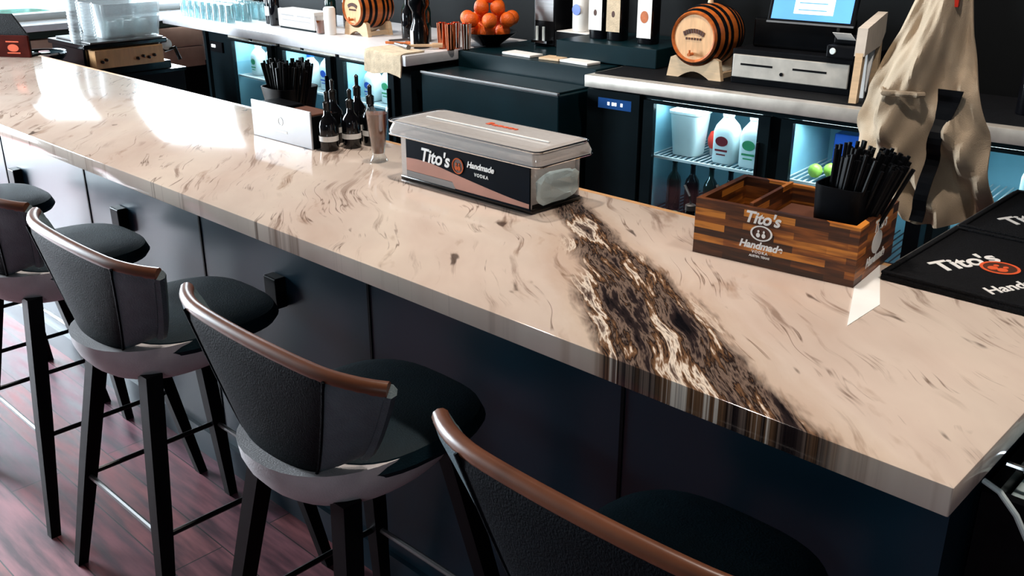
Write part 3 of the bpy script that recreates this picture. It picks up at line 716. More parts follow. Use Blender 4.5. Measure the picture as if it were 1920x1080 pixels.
for i, u in enumerate((.12, .145, .16, .195)): dg_.box(u, u+.012, .0285, .030, .862, .878)
dg_.build('display_digits', 'screenwhite', ct)
MB().box(.09, .20, .042, .05, .452, .478, .003).build('badge', 'bluelabel', ct, label='small bright blue badge')
MB().box(.0, .30, .03, .05, .11, .93).build('compressor_cover', 'frame', ct)
t = thing('worktop', 'long steel-edged worktop carrying the keg, cash drawer and till', 'worktop', fr(0, 0), AR)
MB().box(-.0, 2.45, 0, .68, .942, 1.0, .004).build('top_slab', 'steel_top', t, True)
MB().box(.02, 2.42, .61, .68, 0, .942).build('rear_support', 'black', t)
MB().box(.02, 2.42, .06, .66, 1.0, 1.004).build('dark_liner', 'rubber', t, label='dark rubber liner on the worktop')
# juice containers and jugs in the coolers
def jug(label, loc, cap, print_, rz=0, s=1, grp='plastic juice jugs in the glass-door coolers'):
    t = thing('juice_jug', label, 'jug', loc, rz, grp)
    MB().rings([superel(.048*s, .048*s, 0, 0, 4, 24), superel(.052*s, .052*s, 0, .01, 4, 24), superel(.052*s, .052*s, 0, .14*s, 4, 24), superel(.046*s, .046*s, 0, .165*s, 3, 24), superel(.024*s, .024*s, 0, .195*s, 2, 24), superel(.022*s, .022*s, 0, .21*s, 2, 24)]).build('body', 'milk', t, True)
    MB().lathe([(.026*s, .205*s), (.026*s, .235*s)], 18).build('cap', cap, t, True)
    if print_: 
        T_ = plane_T((0, -.0525*s, 0), (1, 0, 0), (0, 0, 1)); p = MB()
        ringdisc(p, T_ @ Matrix.Translation((0, .10*s, 0)), .03*s, .022*s, .0008); p.box(-.03*s, .03*s, .055*s, .064*s, 0, .0008, T=T_); p.box(-.022*s, .022*s, .038*s, .044*s, 0, .0008, T=T_)
        p.build('label_print', print_, t)
    return t
SZ = .647
t = thing('storage_tub', 'tall translucent tub in the left door of the right-hand cooler', 'tub', fr(.485, .20, SZ), AR)
MB().rings([superel(.062, .06, 0, 0, 5, 28), superel(.080, .075, 0, .195, 5, 28), superel(.086, .080, 0, .20, 5, 28), superel(.086, .080, 0, .212, 5, 28)]).build('body', 'milk', t, True)
jug('milky jug with a maroon printed badge in the left door of the right-hand cooler', fr(.70, .17, SZ), 'white', 'maroon', AR, 1.05)
jug('milky jug with a green printed badge in the left door of the right-hand cooler', fr(.835, .17, SZ), 'white', 'greenprint', AR, 1.05)
t = thing('berry_cup', 'small cup of bright red fruit beside the tub in the cooler', 'cup', fr(.60, .26, SZ), AR)
MB().lathe([(.03, 0), (.036, .09), (.034, .09), (.001, .085)], 20).build('cup_wall', 'cupclear', t, True)
MB().lathe([(.03, .03), (.040, .05), (.042, .08), (.03, .11), (.001, .12)], 20).build('fruit', 'red', t, True)
jug('milky jug with green print behind the third cooler door, right of the canvas apron', fr(2.02, .15, SZ), 'white', 'greenprint', AR, 1.08)
jug('plain milky jug in the right corner of the third cooler door', fr(2.17, .15, SZ), 'white', None, AR, 1.08)
rn = random.Random(2)
# limes, garlic-white balls and blue packs in door two
for i in range(4):
    o = MB().lathe([(.001, -.03), (.018, -.026), (.030, -.01), (.032, .005), (.024, .022), (.008, .031), (.001, .032)], 18).build('lime', 'lime', None, True, loc=fr(1.14+i*.05, .16+.05*(i % 2), SZ+.031), label=['lime at the left end of the row in the middle door of the right-hand cooler', 'second lime from the left in the middle cooler door', 'third lime from the left in the middle cooler door', 'lime at the right end of the row in the middle cooler door'][i], cat='lime', group='limes on the cooler shelf')
for i in range(3):
    MB().lathe([(.001, 0), (.03, .006), (.04, .03), (.036, .055), (.015, .075), (.001, .078)], 18).build('onion', 'paper', None, True, loc=fr(1.22+i*.085, .32-.02*i, SZ), label=['left white onion behind the limes in the cooler', 'middle white onion behind the limes in the cooler', 'right white onion behind the limes in the cooler'][i], cat='onion', group='white onions on the cooler shelf')
for i, u in enumerate((1.20, 1.42)):
    MB().box(-.09, .09, 0, .10, 0, .15, .006).build('blue_carton', 'blue', None, loc=fr(u, .42, SZ), rz=AR, label=['blue carton at the back of the cooler shelf behind the limes', 'right-hand blue carton at the back of the cooler shelf'][i], cat='carton', group='blue cartons in the cooler')
for i, (u, m_) in enumerate(((.44, 'greenbottle'), (.54, 'bottle'), (.64, 'greenbottle'), (.74, 'bottle'), (.84, 'greenbottle'))):
    liquor('cooler_bottle', ['leftmost dark green bottle', 'second dark bottle from the left', 'middle green bottle', 'fourth dark bottle', 'rightmost green bottle'][i] + ' low in the first door of the right-hand cooler', fr(u, .16, .363), .26, .035, m_, grp='bottles on the lower cooler shelf')

# wooden keg on its cradle
def keg(label, P, ang, r, L, scale=1):
    t = thing('barrel', label, 'barrel', P, ang)
    zc = r*1.32
    T0 = Matrix.Translation((0, 0, zc)) @ Matrix.Rotation(-PI/2, 4, 'X')      # lathe z -> +y (away from the room)
    prof = [(r*(.80+.20*math.sin(PI*k/12)), L*k/12) for k in range(13)]
    MB().lathe([(r*.70, .012), (r*.72, .004)] + [(prof[0][0]*.97, 0)] + prof[1:-1] + [(prof[-1][0]*.97, L)], 36, T=T0, cap0=False).build('staves', 'oak', t, True)
    MB().lathe([(.001, .010), (r*.71, .010), (r*.71, .016), (.001, .018)], 32, T=T0, cap0=False, cap1=False).build('head', 'oakhead', t, True, label='pale round head with a burnt marking')
    for a, c in ((.05, .11), (.21, .28), (.35, .42), (.58, .65), (.72, .79), (.89, .95)):
        f_ = lambda q: r*(.80+.20*math.sin(PI*q)) + .0025
        MB().lathe([(f_(a)-.003, L*a), (f_(a), L*a), (f_(c), L*c), (f_(c)-.003, L*c)], 36, T=T0, cap0=False, cap1=False).build('hoop', 'black', t, True)
    # burnt marks on the head: an arched row of short strokes
    bm_ = MB()
    for i in range(9):
        a = -.62+i*.155; x = r*.50*math.sin(a)*1.15; z = zc + r*(.50*math.cos(a)-.30)
        bm_.box(-.0045, .0045, 0, .004, -.010, .010, T=Tm((x, .006, z), (0, a*.6, 0)))
    bm_.build('burnt_marking', 'burn', t)
    bm_ = MB()
    for i in range(6): bm_.box(r*(-.28+i*.10), r*(-.28+i*.10)+.007, .006, .010, zc-.012, zc-.002)
    bm_.build('burnt_line', 'burn', t)
    tp = MB(); tp.tube([(0, .006, zc-r*.52), (0, -.03, zc-r*.52)], .008); tp.tube([(0, -.022, zc-r*.52), (0, -.022, zc-r*.38)], .005); tp.build('tap', 'oak', t, True)
    MB().lathe([(.014, 0), (.011, .02)], 14, T=Matrix.Translation((0, L*.5, zc+r*.99))).build('bung', 'oakpale', t, True)
    for y in (L*.10, L*.74):
        w_ = r*1.02; n = 20
        top = [(-w_, zc-r*.30)] if False else []
        poly = [(-w_*.98, 0), (-w_*.55, 0)] + [(-w_*.55+1.10*w_*i/10, r*.22*math.sin(PI*i/10)) for i in range(1, 10)] + [(w_*.55, 0), (w_*.98, 0), (w_*.86, r*.62)]
        poly += [(r*.93*math.sin(a), zc - r*.93*math.cos(a)) for a in [math.radians(48-96*i/12) for i in range(13)]] + [(-w_*.86, r*.62)]
        T_ = Matrix(((1, 0, 0, 0), (0, 0, 1, y), (0, 1, 0, 0), (0, 0, 0, 1)))
        MB().prism(poly, 0, .028, T=T_).build('cradle_board', 'oakpale', t)
    for x in (-r*.8, r*.8):
        MB().box(x-.012, x+.012, L*.10+.028, L*.74, .006, .03).build('cradle_rail', 'oakpale', t)
    return t
keg('oak keg with black hoops on a pale cradle beside the cash drawer', fr(.475, .185, 1.004), AR, .145, .30)
keg('smaller oak keg on the left worktop, cut by the top of the picture', fl(-.90, .30, 1.0), AL, .125, .26)

# cash drawer, till, receipt printer
t = thing('cash_drawer', 'black cash drawer with a light grey front, two slots and a keyhole', 'cash drawer', fr(.66, .22, 1.004), AR)
MB().box(0, .56, .012, .42, 0, .155, .004).build('body', 'black', t)
MB().box(.01, .55, .0, .012, .030, .132, .003).build('drawer_front', 'steel_top', t)
for x in (.05, .30): MB().box(x, x+.155, -.001, .0, .085, .094).build('slot', 'black', t)
MB().lathe([(.008, 0), (.008, .004)], 14, T=Matrix.Translation((.25, .0, .062)) @ Matrix.Rotation(PI/2, 4, 'X')).build('keyhole', 'black', t)
t = thing('till_terminal', 'black till terminal with a lit blue screen above the cash drawer', 'till', fr(.70, .26, 1.16), AR)
MB().box(.0, .40, .08, .30, 0, .13, .01).build('stand', 'gloss_black', t)
sc = MB(); TT = Tm((.27, .06, .115), (math.radians(-14), 0, 0)); sc.box(-.20, .20, 0, .02, .0, .27, .006, T=TT); so = sc.build('bezel', 'black', t)
MB().box(-.182, .182, -.0016, -.0004, .018, .25, T=TT).build('screen', 'screen', t, label='lit blue screen')
MB().box(-.08, .10, -.0026, -.0018, .045, .20, T=TT).build('screen_window', 'screenwhite', t)
s = MB()
for i in range(3): s.box(-.06, .07, -.0033, -.0027, .06+i*.03, .065+i*.03, T=TT)
s.build('screen_lines', 'screen', t)
MB().box(-.20, .20, -.003, .0, .0, .008, T=TT).build('bezel_edge', 'steel', t)
t = thing('receipt_printer', 'black receipt printer with paper sticking out, at the right of the till', 'printer', fr(1.108, .20, 1.16), AR)
MB().box(.0, .13, .0, .16, 0, .055, .008).box(.01, .12, .05, .16, .055, .085, .006).build('body', 'black', t)
MB().box(.025, .105, -.05, .04, 0, .0012, T=Tm((0, .03, .085), (math.radians(-28), 0, 0))).build('receipt_paper', 'paper', t)
MB().lathe([(.014, 0), (.012, .005)], 14, T=Matrix.Translation((.03, .0, .03)) @ Matrix.Rotation(PI/2, 4, 'X')).build('button', 'milk', t)

# pale wooden stand
t = thing('wooden_stand', 'pale wooden display stand with legs between the till and the canvas apron', 'stand', fr(1.29, .10, 1.004), AR+math.radians(8))
def bar_(mb, p, q, w_, th): 
    p, q = Vector(p), Vector(q); d = (q-p).normalized(); a = Vector((1, 0, 0)); c = d.cross(a).normalized()
    mb.rings([[tuple(x + a*sx*th/2 + c*sy*w_/2) for sx, sy in ((-1, -1), (1, -1), (1, 1), (-1, 1))] for x in (p, q)])
m_ = MB(); bar_(m_, (0, 0, 0), (0, .02, .20), .05, .03); m_.build('leg', 'oakpale', t)
m_ = MB(); bar_(m_, (0, .14, 0), (0, .12, .20), .022, .02); m_.build('leg', 'white', t)
m_ = MB(); bar_(m_, (0, .17, .02), (0, .27, .24), .018, .02); m_.build('brace', 'white', t)
m_ = MB(); bar_(m_, (0, .36, 0), (0, .33, .24), .04, .03); m_.build('leg', 'oakpale', t)
m_ = MB(); m_.rings([[(x, -.005, .19), (x, .005, .30), (x, .36, .335), (x, .37, .25), (x, .30, .20)] for x in (-.02, .02)]); m_.build('panel', 'standpale', t)

# bottles, riser
t = thing('bottle_riser', 'low black riser at the back with white-labelled bottles standing on it', 'riser', fr(-.42, .33, 1.0045), AR)
MB().box(0, .62, 0, .50, 0, .095, .004).build('riser_box', 'bin', t)
for i, (x, lab) in enumerate(((-3.315, 'tall dark bottle with a white label, leftmost of the three behind the oak keg'), (-3.195, 'tall dark bottle with a cream label, middle of the three left of the oak keg'), (-2.995, 'tall dark bottle with an orange-marked white label, just left of the oak keg'))):
    y = 4.17
    tt = thing('labelled_bottle', lab, 'bottle', (x, y, 1.101), AR, 'tall white-labelled bottles on the riser')
    MB().rings([superel(.046, .046, 0, 0, 4, 24), superel(.048, .048, 0, .005, 4, 24), superel(.048, .048, 0, .24, 4, 24), superel(.018, .018, 0, .29, 2, 24), superel(.016, .016, 0, .36, 2, 24)]).build('body', 'bottle', tt, True)
    MB().box(-.042, .042, -.0492, -.0482, .045 if i < 2 else .03, .235).build('label_front', 'paper' if i != 1 else 'cream', tt)
    T_ = plane_T((0, -.0494, 0), (1, 0, 0), (0, 0, 1))
    p = MB(); ringdisc(p, T_ @ Matrix.Translation((0, .135, 0)), .010 if i < 2 else .024, .016 if i < 2 else .030, .0006, 20); p.build('label_print', 'burn' if i < 2 else 'oak', tt)
    MB().lathe([(.019, .345), (.019, .38)], 14).build('cap', 'gloss_black', tt, True)
# dark bottles right of the apron
for i, (u, v, m_) in enumerate(((1.90, .30, 'bottle'), (2.0, .42, 'greenbottle'), (2.02, .22, 'amberbottle'), (2.12, .34, 'bottle'), (2.22, .24, 'bottle'))):
    liquor('liquor_bottle', ['dark bottle nearest the apron on the far right worktop', 'green bottle at the back of the far right worktop', 'amber bottle at the front of the far right worktop', 'dark bottle between amber and edge on the far right worktop', 'dark bottle at the right end of the far right worktop'][i], fr(u, v, 1.004), .30, .038, m_, grp='dark bottles right of the apron', lab=(.25, .42) if i in (2,) else None)
tt = thing('wine_glass', 'stemmed clear glass among the dark bottles at the right edge', 'glass', fr(1.98, .12, 1.004))
MB().lathe([(.032, 0), (.030, .003), (.005, .008), (.004, .08), (.02, .095), (.035, .13), (.034, .18), (.0325, .18), (.033, .13), (.001, .10)], 24, cap1=False).build('bowl', 'glass', tt, True)

# ------------------------------------------------------------------ centre unit
t = thing('ice_chest', 'dark teal-black enamel chest filling the gap between the two worktops', 'chest', (0, 0, 0))
MB().box(-4.06, -3.055, 3.54, 3.82, 0, .905, .006).build('body', 'bin', t)
MB().box(-4.06, -3.055, 3.822, 4.5, 0, 1.0, .004).build('rear_deck', 'bin', t)
MB().box(-4.06, -3.055, 3.532, 3.548, .905, .919, .003).build('front_lip', 'steel', t, label='thin bright steel front lip')
MB().box(-4.04, -3.08, 3.57, 3.80, .9055, .915, .003).build('lid', 'bin', t)
DZ = 1.001
# bowl of oranges
bc = Vector((-4.08, 4.10, DZ)); 
t = thing('fruit_bowl', 'dark bowl heaped with oranges on the rear deck', 'bowl', bc)
MB().lathe([(.06, 0), (.065, .006), (.12, .045), (.165, .075), (.162, .077), (.10, .04), (.001, .02)], 32, cap1=False).build('bowl_wall', 'gloss_black', t, True)
rn = random.Random(4)
spots = [(.085*math.cos(a), .085*math.sin(a), .078) for a in [0.3+k*2*PI/5 for k in range(5)]] + [(.132*math.cos(a), .132*math.sin(a), .146) for a in [.1+k*2*PI/7 for k in range(7)]] + [(.066*math.cos(a), .066*math.sin(a), .208) for a in [k*2*PI/4 for k in range(4)]] + [(0.0, .0, .275)]
op = MB().lathe([(.001, -.043)] + [(.044*math.sin(PI*k/12), -.043*math.cos(PI*k/12)) for k in range(1, 12)] + [(.001, .043)], 22).build('orange', 'orange', None, True, cat='orange', group='oranges heaped in the dark bowl')
WH = ['bottom layer', 'middle ring', 'upper layer']
for i, p in enumerate(spots):
    o = op if i == 0 else op.copy()
    if i: COL.objects.link(o)
    o.location = bc + Vector(p) + Vector((0, 0, .005)); o.rotation_euler = (rn.random()*3, rn.random()*3, 0)
    lay = 0 if i < 5 else 1 if i < 12 else 2
    qa = math.degrees(math.atan2(p[1], p[0])) % 360
    side = ['right', 'rear right', 'rear', 'rear left', 'left', 'front left', 'front', 'front right'][int((qa+22.5)//45) % 8]
    o['label'] = 'ripe orange crowning the heap in the dark bowl' if i == 16 else 'ripe orange, %s of the %s in the dark bowl' % (side, WH[lay])
    o['group'] = 'oranges crowning the heap' if i == 16 else 'oranges in the %s of the bowl' % WH[lay]
stm = MB(); stm.lathe([(.005, .042), (.003, .046)], 8).build('stem_end', 'lime', op)
# copper mugs / striped tumblers
for i in range(4):
    x = -4.02-.0 + i*0; 
    tt = thing('copper_tumbler', ['leftmost copper ribbed tumbler beside the black canister', 'second copper ribbed tumbler from the left', 'third copper ribbed tumbler from the left', 'copper ribbed tumbler next to the fruit bowl'][i], 'tumbler', (-4.03+i*.0, 3.72+0*i, .912), 0, 'copper ribbed tumblers left of the oranges')
    tt.location = [(-4.165, 3.80, DZ), (-4.115, 3.86, DZ), (-4.085, 3.79, DZ), (-4.03, 3.86, DZ)][i]
    MB().lathe([(.020, 0), (.022, .004), (.028, .145), (.026, .145), (.020, .01), (.001, .008)], 20, cap1=False).build('cup_wall', 'copper', tt, True)
    rb = MB()
    for k in range(10):
        a = 2*PI*k/10; rb.tube([(.0225*math.cos(a), .0225*math.sin(a), .006), (.0285*math.cos(a), .0285*math.sin(a), .143)], .0022, 5)
    rb.build('rib', 'paper' if i % 2 else 'oak', tt, True)
# black soda gun holder / cylinder with white strip
t = thing('black_canister', 'tall black canister with a white strip at the left end of the ice chest', 'canister', (-4.29, 3.74, 1.001), 0)
MB().lathe([(.055, 0), (.055, .10), (.040, .14), (.040, .20), (.062, .24), (.06, .29), (.03, .31)], 24).build('body', 'gloss_black', t, True)
MB().box(-.012, .012, -.060, -.056, .0, .10).build('white_strip', 'paper', t)
# papers, tools on the deck
rn = random.Random(8)
for i, (x, w_, m_) in enumerate(((-3.66, .22, 'paper'), (-3.43, .13, 'oakpale'), (-3.25, .20, 'paper'))):
    MB().box(-w_/2, w_/2, -.05, .05, 0, .012, .002).build('bar_towel' if m_ == 'paper' else 'wooden_paddle', m_, None, loc=(x, 3.93, DZ), rz=rn.uniform(-.1, .1), label=['folded white bar towel at the left on the rear deck below the bottles', 'short flat wooden paddle between the two folded towels', 'folded white bar towel at the right on the rear deck below the bottles'][i], cat='towel' if m_ == 'paper' else 'paddle', group='folded bar towels on the rear deck' if m_ == 'paper' else None)
t = thing('drinks_machine', 'steel-fronted drinks machine at the top of the picture right of the oranges', 'machine', (-3.86, 4.30, DZ), 0)
MB().box(-.05, .11, 0, .18, 0, .30, .006).build('body', 'blackmetal', t)
MB().box(-.04, .10, -.004, 0, .14, .29).build('steel_face', 'steel', t)
MB().box(-.02, .10, -.06, 0, .02, .035).build('drip_tray', 'chrome', t)
s = MB()
for x in (.0, .05): s.tube([(x, -.03, .035), (x, -.03, .11)], .008)
s.build('nozzle', 'milk', t, True)
t = thing('paper_stack', 'white sheet lying on the black shelf right of the oranges', 'paper', (-3.57, 4.28, DZ))
MB().box(-.16, .10, 0, .22, 0, .09, .004).build('tray_box', 'black', t); MB().box(-.15, .09, .005, .17, .09, .094).build('sheet', 'paper', t)
t = thing('blue_can', 'white canister with a blue badge at the top edge right of the oranges', 'canister', (-3.46, 4.49, DZ), 0)
t.location = (-3.61, 4.38, DZ+.095)
MB().lathe([(.055, 0), (.058, .004), (.058, .19), (.05, .20)], 24).build('body', 'paper', t, True)
ringdisc(MB(), plane_T((0, -.0585, .12), (1, 0, 0), (0, 0, 1)), .03, .03, .0008).build('badge', 'blue', t)

# ------------------------------------------------------------------ left run
LD = [(-1.935, -1.475), (-1.29, -.81), (-.625, -.195)]
ctl = cooler('bar_cooler', 'black glass-door cooler under the white worktop at the left, three lit doors', fl, AL, LD, -2.30, -.02, shelfz=.665)
for a, c in ((-2.0, -1.72), (-1.68, -1.38), (-1.34, -1.1), (-1.06, -.72), (-.68, -.42), (-.38, -.12)):
    MB().box(a, c, .035, .05, .918, .936, .002).build('vent_cover', 'steel_top', ctl)
MB().box(-2.27, -2.10, .035, .05, .80, .87).build('control_plate', 'black', ctl)
MB().box(-2.24, -2.19, .030, .035, .83, .85).build('control_light', 'screenwhite', ctl)
t = thing('worktop', 'white stone worktop over the left cooler with the small keg on it', 'worktop', fl(0, 0), AL)
MB().box(-2.90, .0, 0, .95, .942, 1.0, .004).build('top_slab', 'stone', t, True)
MB().box(-2.85, -.02, .74, .95, 0, .942).build('rear_support', 'black', t)
MB().box(-2.34, -2.31, .03, .75, 0, .942).build('end_panel', 'frame', t)
n = 0
for di, (a, c) in enumerate(LD):
    for k in range(3):
        u = a+.09+k*(c-a-.15)/2
        jug('%s milky jug behind the %s door of the left-hand cooler' % (('left', 'middle', 'right')[k], ('far left', 'middle', 'right')[di]), fl(u, .17+.03*(k % 2), .667), ('white', 'blue', 'lime')[(k+di) % 3], ('greenprint', None, 'blue')[(k+di) % 3], AL, .92 if k != 1 else 1.0, 'milky jugs in the left-hand cooler')
# towel over the worktop end
t = thing('cream_towel', 'cream bar towel draped over the right end of the white worktop edge', 'towel', fl(-.36, 0), AL)
tw = MB(); pts = [(.16, 1.004), (.02, 1.004), (-.010, 1.000), (-.014, .985), (-.012, .93), (-.016, .885)]
R_ = []
for j, (v, z) in enumerate(pts):
    R_.append([(.0 + .33*i/14, v + .003*math.sin(i*1.7+j), z + .003*math.sin(i*1.3)*(j < 2) - (.010*math.sin(i*.5) if j == 5 else 0)) for i in range(15)] + [(.0 + .33*i/14, v + .008 + .003*math.sin(i*1.7+j), z + (.006 if j < 2 else .004) - (.010*math.sin(i*.5) if j == 5 else 0)) for i in reversed(range(15))])
tw.rings(R_); tw.build('cloth', 'cream', t, True)
# white sign box
t = thing('white_sign_box', 'white box with faint printed lines standing on the left worktop', 'box', fl(-1.63, .22, 1.0), AL)
MB().box(0, .43, 0, .12, .012, .125, .004).build('box_body', 'paper', t)
MB().box(.01, .42, .005, .115, 0, .012).build('plinth', 'bin', t)
p = MB(); p.box(.04, .19, -.001, 0, .085, .093).box(.23, .39, -.001, 0, .085, .093).box(.05, .38, -.001, 0, .055, .060); p.build('printed_line', 'shell', t)
tt = thing('amber_tumbler', 'small tumbler of brown drink between the white box and small keg', 'tumbler', fl(-1.13, .22, 1.0), AL)
MB().lathe([(.027, 0), (.03, .004), (.034, .11), (.032, .11), (.001, .11)], 20, cap1=False).build('glass_wall', 'glass', tt, True)
MB().lathe([(.026, .006), (.031, .085), (.001, .086)], 20).build('drink', 'beer', tt, True)
tt = thing('white_canister', 'white cylinder canister touching the small keg', 'canister', fl(-1.055, .24, 1.0), AL)
MB().lathe([(.035, 0), (.037, .004), (.037, .16), (.03, .17)], 20).build('body', 'paper', tt, True)
for i, (u, v, h, m_) in enumerate(((-1.74, .26, .30, 'bottle'), (-1.86, .30, .28, 'bottle'), (-1.42, .50, .28, 'greenbottle'), (-1.25, .52, .30, 'amberbottle'), (-.60, .50, .28, 'greenbottle'), (-.50, .42, .26, 'bottle'), (-.38, .46, .30, 'greenbottle'))):
    liquor('liquor_bottle', ['tall dark bottle at the left end of the white box', 'tall dark bottle beside the cluster of clear glasses', 'green bottle behind the white box', 'amber bottle behind the white box', 'green bottle behind and right of the small keg', 'dark bottle right of the small keg', 'green bottle near the black canister'][i], fl(u, v, 1.0), h, .036, m_, (.2, .42) if i in (1, 4) else None, grp='bottles on the left worktop')
# inverted glasses
gp = thing('drinking_glass', 'x', 'glass', fl(-2.0, .2, 1.0), 0, 'clear upturned glasses on the left worktop')
MB().lathe([(.036, 0), (.031, .125), (.001, .128), (.001, .122), (.028, .118), (.034, 0)], 20, cap0=False, cap1=False).build('glass_wall', 'bluecup', gp, True)
rn = random.Random(9); first = True; names = ['front row', 'second row', 'back row']
for r_i, v in enumerate((.12, .24, .36)):
    for k in range(8):
        u = -2.75+k*.092+.02*r_i
        lab = 'clear upturned glass in the %s on the far left worktop, %s' % (names[r_i], ['at the left end', 'second from the left', 'third from the left', 'fourth from the left', 'fourth from the right', 'third from the right', 'second from the right', 'at the right end'][k])
        if first: gp.location = fl(u, v, 1.0); gp['label'] = lab; first = False
        else: dup(gp, fl(u, v, 1.0), 0, lab)
# bar tools beside the keg
for i, (u, v, a, m_) in enumerate(((-.30, .20, .4, 'oak'), (-.22, .15, -.3, 'steel'), (-.12, .24, .9, 'oakpale'), (-.40, .30, 1.3, 'steel'))):
    s = MB(); s.tube([(-.09, 0, .014), (.04, 0, .014)], .008, 8); s.tube([(.04, 0, .014), (.10, 0, .014)], .014, 10)
    s.build('muddler', m_, None, True, loc=fl(u, v, 1.001 if u > -.1 else 1.008), rz=a, label=['reddish wooden muddler lying by the small keg', 'steel bar spoon handle lying on the cream towel end', 'pale wooden muddler lying next to the black canister', 'steel muddler lying close to the keg cradle'][i], cat='bar tool', group='bar tools strewn by the small keg')

# ------------------------------------------------------------------ drinks machine at the left wall
t = thing('side_cabinet', 'low black cabinet below the window ledge carrying the espresso machine', 'cabinet', (0, 0, 0))
MB().box(-6.45, -5.72, 1.98, 3.02, 0, .80, .004).build('body', 'black', t)
MB().box(-6.46, -5.71, 1.97, 3.03, .80, .82).build('cabinet_top', 'gloss_black', t)
t = thing('espresso_machine', 'black espresso machine with a tan wooden fascia and row of dark knobs', 'espresso machine', (-6.0, 2.70, .821))
MB().box(-.25, .28, -.28, .24, 0, .05, .006).box(-.25, .20, -.26, .22, .05, .17, .01).box(-.25, .26, -.28, .24, .155, .185, .006).build('body', 'gloss_black', t)
MB().box(.28, .292, -.235, .19, .045, .15, .003).box(.20, .28, -.235, .19, .05, .15).build('fascia', 'woodpanel', t, label='tan wooden fascia panel')
for k, y in enumerate((-.20, -.175, .02, .055, .09, .125)):
    MB().lathe([(.010, 0), (.009, .016), (.004, .018)], 12, T=Matrix.Translation((.292, y, .085+.01*(k % 2))) @ Matrix.Rotation(PI/2, 4, 'Y')).build('knob', 'gloss_black', t, True)
s = MB(); s.tube([(.20, .25, .10), (.27, .28, .12), (.30, .29, .05)], .012); s.build('steam_wand', 'gloss_black', t, True)
MB().lathe([(.03, 0), (.034, .006), (.034, .02), (.012, .022)], 18, T=Matrix.Translation((.22, .245, .14)) @ Matrix.Rotation(PI/2, 4, 'Y')).build('pressure_gauge', 'milk', t, True)
MB().box(-.22, .26, -.24, .22, .186, .196, .002).build('cup_rail', 'steel', t)
# clear bin of cups on top
t = thing('cup_bin', 'clear plastic bin of round cups on top of the espresso machine', 'bin', (-5.98, 2.77, 1.018))
MB().rings([rrect(-.18, .17, -.17, .17, .0, .03), rrect(-.20, .19, -.19, .19, .20, .03), rrect(-.19, .18, -.18, .18, .20, .03), rrect(-.17, .16, -.16, .16, .006, .03)]).build('bin_wall', 'cupclear', t, True)
cp = MB().lathe([(.045, 0), (.04, .02), (.030, .085), (.001, .088)], 20).build('plastic_cup', 'milk', None, True, cat='cup', group='upturned cups in the clear bin')
i = 0
for a in range(3):
    for c in range(3):
        o = cp if i == 0 else cp.copy()
        if i: COL.objects.link(o)
        o.location = (-6.08+.10*a, 2.67+.10*c, 1.026); i += 1
        o['label'] = 'milky upturned cup in the clear bin, %s row, %s' % (('rear', 'middle', 'front')[a], ('left', 'centre', 'right')[c])
for k, (x, y, n_, lab) in enumerate(((-5.90, 2.40, 7, 'tall stack of clear lidded cups, left of the clear bin'), (-5.88, 2.53, 6, 'stack of clear cups just beside the clear bin'))):
    tt = thing('cup_stack', lab, 'cups', (x, y-.0, .82 if k == 0 else 1.007))
    if k == 0: tt.location.z = 1.007; tt.location.y = 2.455
    m_ = MB(); pr = [(.030, 0)]
    for j in range(n_*2): pr += [(.034, .012+.018*j), (.037, .020+.018*j), (.033, .024+.018*j)]
    m_.lathe(pr, 20); m_.build('stacked_cups', 'cupclear', tt, True)
t = thing('knock_box', 'round steel-rimmed tray with dark filters, left of the espresso machine', 'tray', (-5.90, 2.22, .821))
MB().lathe([(.11, 0), (.12, .10), (.15, .13), (.152, .145), (.14, .145), (.11, .11), (.001, .11)], 32, cap1=False).build('tray_wall', 'bin', t, True)
MB().lathe([(.138, .146), (.152, .142), (.156, .148), (.150, .156), (.138, .152)], 32, cap0=False, cap1=False).build('rim', 'chrome', t, True)
for i, (x, y, m_) in enumerate(((-.06, -.03, 'gloss_black'), (.0, -.05, 'lime'), (.02, .03, 'gloss_black'), (-.04, .05, 'maroon'))):
    MB().lathe([(.03, .111), (.034, .13), (.030, .15), (.001, .153)], 18, c=(x, y)).build('filter_cap', m_, t, True)

# ------------------------------------------------------------------ canvas apron on a post
t = thing('steel_post', 'slim black post standing behind the canvas apron', 'post', (-1.10, 3.06, 0))
MB().box(-.025, .025, -.025, .025, 0, 3.0).build('shaft', 'blackmetal', t)
MB().tube([(0, -.025, 1.74), (0, -.09, 1.72), (0, -.10, 1.76)], .008).build('hook', 'blackmetal', t, True)
t = thing('canvas_apron', 'beige canvas apron with black strap hung up behind the counter', 'apron', (-1.07, 2.93, 0))
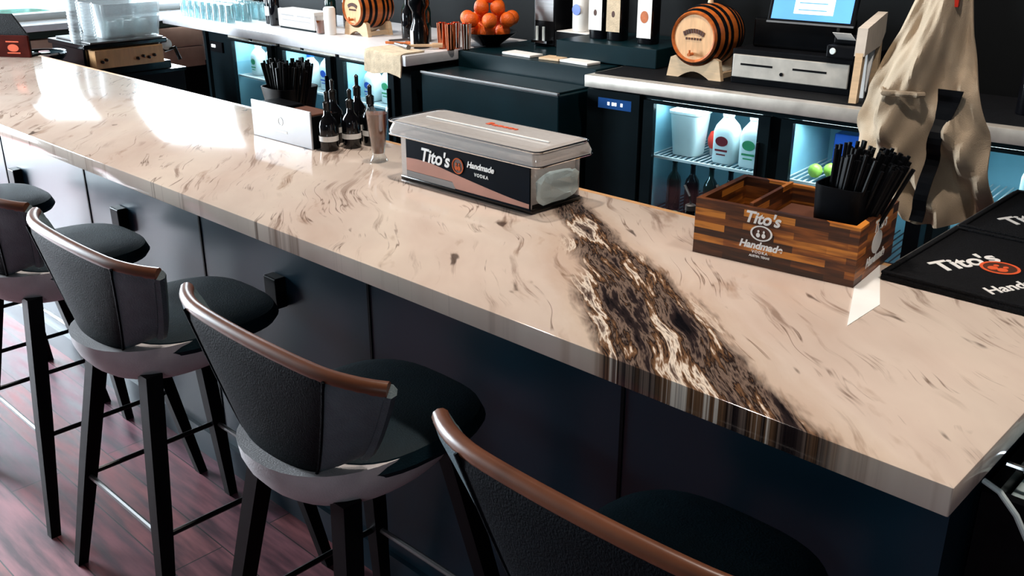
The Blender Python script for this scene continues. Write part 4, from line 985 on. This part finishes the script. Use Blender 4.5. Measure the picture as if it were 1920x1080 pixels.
# outline (left x, right x, z) relative to the hook line
prof = [(-.07, .055, 1.74), (-.075, .062, 1.62), (-.082, .069, 1.52), (-.118, .091, 1.42), (-.165, .120, 1.33), (-.205, .150, 1.24), (-.214, .180, 1.16), (-.216, .205, 1.07), (-.195, .220, 1.0), (-.135, .236, .95), (-.100, .240, .905), (-.09, .240, .880)]
def interp(z):
    for (a, b_, z1), (c, d, z0) in zip(prof, prof[1:]):
        if z0 <= z <= z1:
            k = (z-z0)/(z1-z0); return c+(a-c)*k, d+(b_-d)*k
    return prof[-1][:2]
NZ, NX = 56, 40
def ap(i, j, off):
    z = 1.74-(1.74-.885)*j/NZ; l, r = interp(z); u = i/NX; x = l+(r-l)*u
    fl_ = min(1, max(0, (1.62-z)/.35)); lo = min(1, max(0, (1.26-z)/.10))
    y = -.055*math.sin(PI*u)*(.5+fl_)
    y += fl_*.034*math.sin(u*10+1.6*math.sin(z*7)) + .012*math.sin(u*21+z*19)*fl_ + .006*math.sin(u*47-z*33)*fl_
    # the cloth folds over along a crease at about hip height, bulging below it
    y += lo*(-.035*math.sin(PI*min(1, max(0, (1.26-z)/.25)))*math.sin(PI*u)) + lo*.026*math.sin(u*15+z*21) + lo*.010*math.sin(u*34-z*40)
    y += .010*math.sin((x*2.2+z)*26)*lo
    zz = z + .010*math.sin(u*9)*(j == NZ)
    return (x, y+off, zz)
a_ = MB()
a_.rings([[ap(i, j, 0) for i in range(NX+1)] + [ap(i, j, .008) for i in reversed(range(NX+1))] for j in range(NZ+1)])
a_.build('cloth', 'canvas', t, True)
st = MB(); R_ = []; prev = None
for k in range(24):
    f_ = k/23; z = 1.275-.385*f_; cx = .075-.020*f_; wd = .020 + .016*max(0, 1-f_*4)
    l, r = interp(z); ys = [ap(min(1, max(0, (x-l)/(r-l)))*NX, (1.74-z)/(1.74-.885)*NZ, 0)[1] for x in (cx-wd-.01, cx-wd/2, cx, cx+wd/2, cx+wd+.01)]
    y = min(ys)-.006; y = y if prev is None else prev*.6+y*.4; prev = y; y -= .006
    R_.append([(cx-wd, y, z), (cx+wd, y, z), (cx+wd, y+.004, z), (cx-wd, y+.004, z)])
st.rings(R_); st.build('strap', 'black', t, label='black strap hanging down the front')
pk = MB(); R_ = []
for k in range(3):
    z = 1.262-.006*k
    row = []
    for q in range(10):
        x = -.12+.13*q/9; l, r = interp(z); u = (x-l)/(r-l); y = ap(u*NX, (1.74-z)/(1.74-.885)*NZ, -.010)[1]
        row.append(Vector((x, y-.006, z)))
    R_.append(row)
pk.tube([tuple(v) for v in R_[1]], .009, 8); pk.build('hem_fold', 'canvas', t, True)
MB().box(.022, .045, -.030, -.022, 1.50, 1.56).build('red_tab', 'red', t, label='small bright red tab')

# ------------------------------------------------------------------ outdoors seen through the glass
for i, (x, y, h) in enumerate(((-9.6, 3.3, .9), (-9.9, 4.6, .8), (-9.6, 6.2, 1.0))):
    rn = random.Random(i); hb = MB()
    t = thing('planter', ['low dark green planter beyond the window, nearest the window ledge end', 'dark green planter outside, behind the espresso machine', 'dark green planter outside, beyond the upturned glasses'][i], 'planter', (x, y, -.05))
    MB().box(-.3, .3, -.5, .5, 0, .45, .01).build('trough', 'teal', t)
    hb = MB(); hb.rings([superel(.28+.04*math.sin(k*1.7), .47+.03*math.cos(k*2.1), 0, .45+(h-.45)*k/5, 3, 32) for k in range(6)]); hb.build('foliage', 'hedge', t, True)
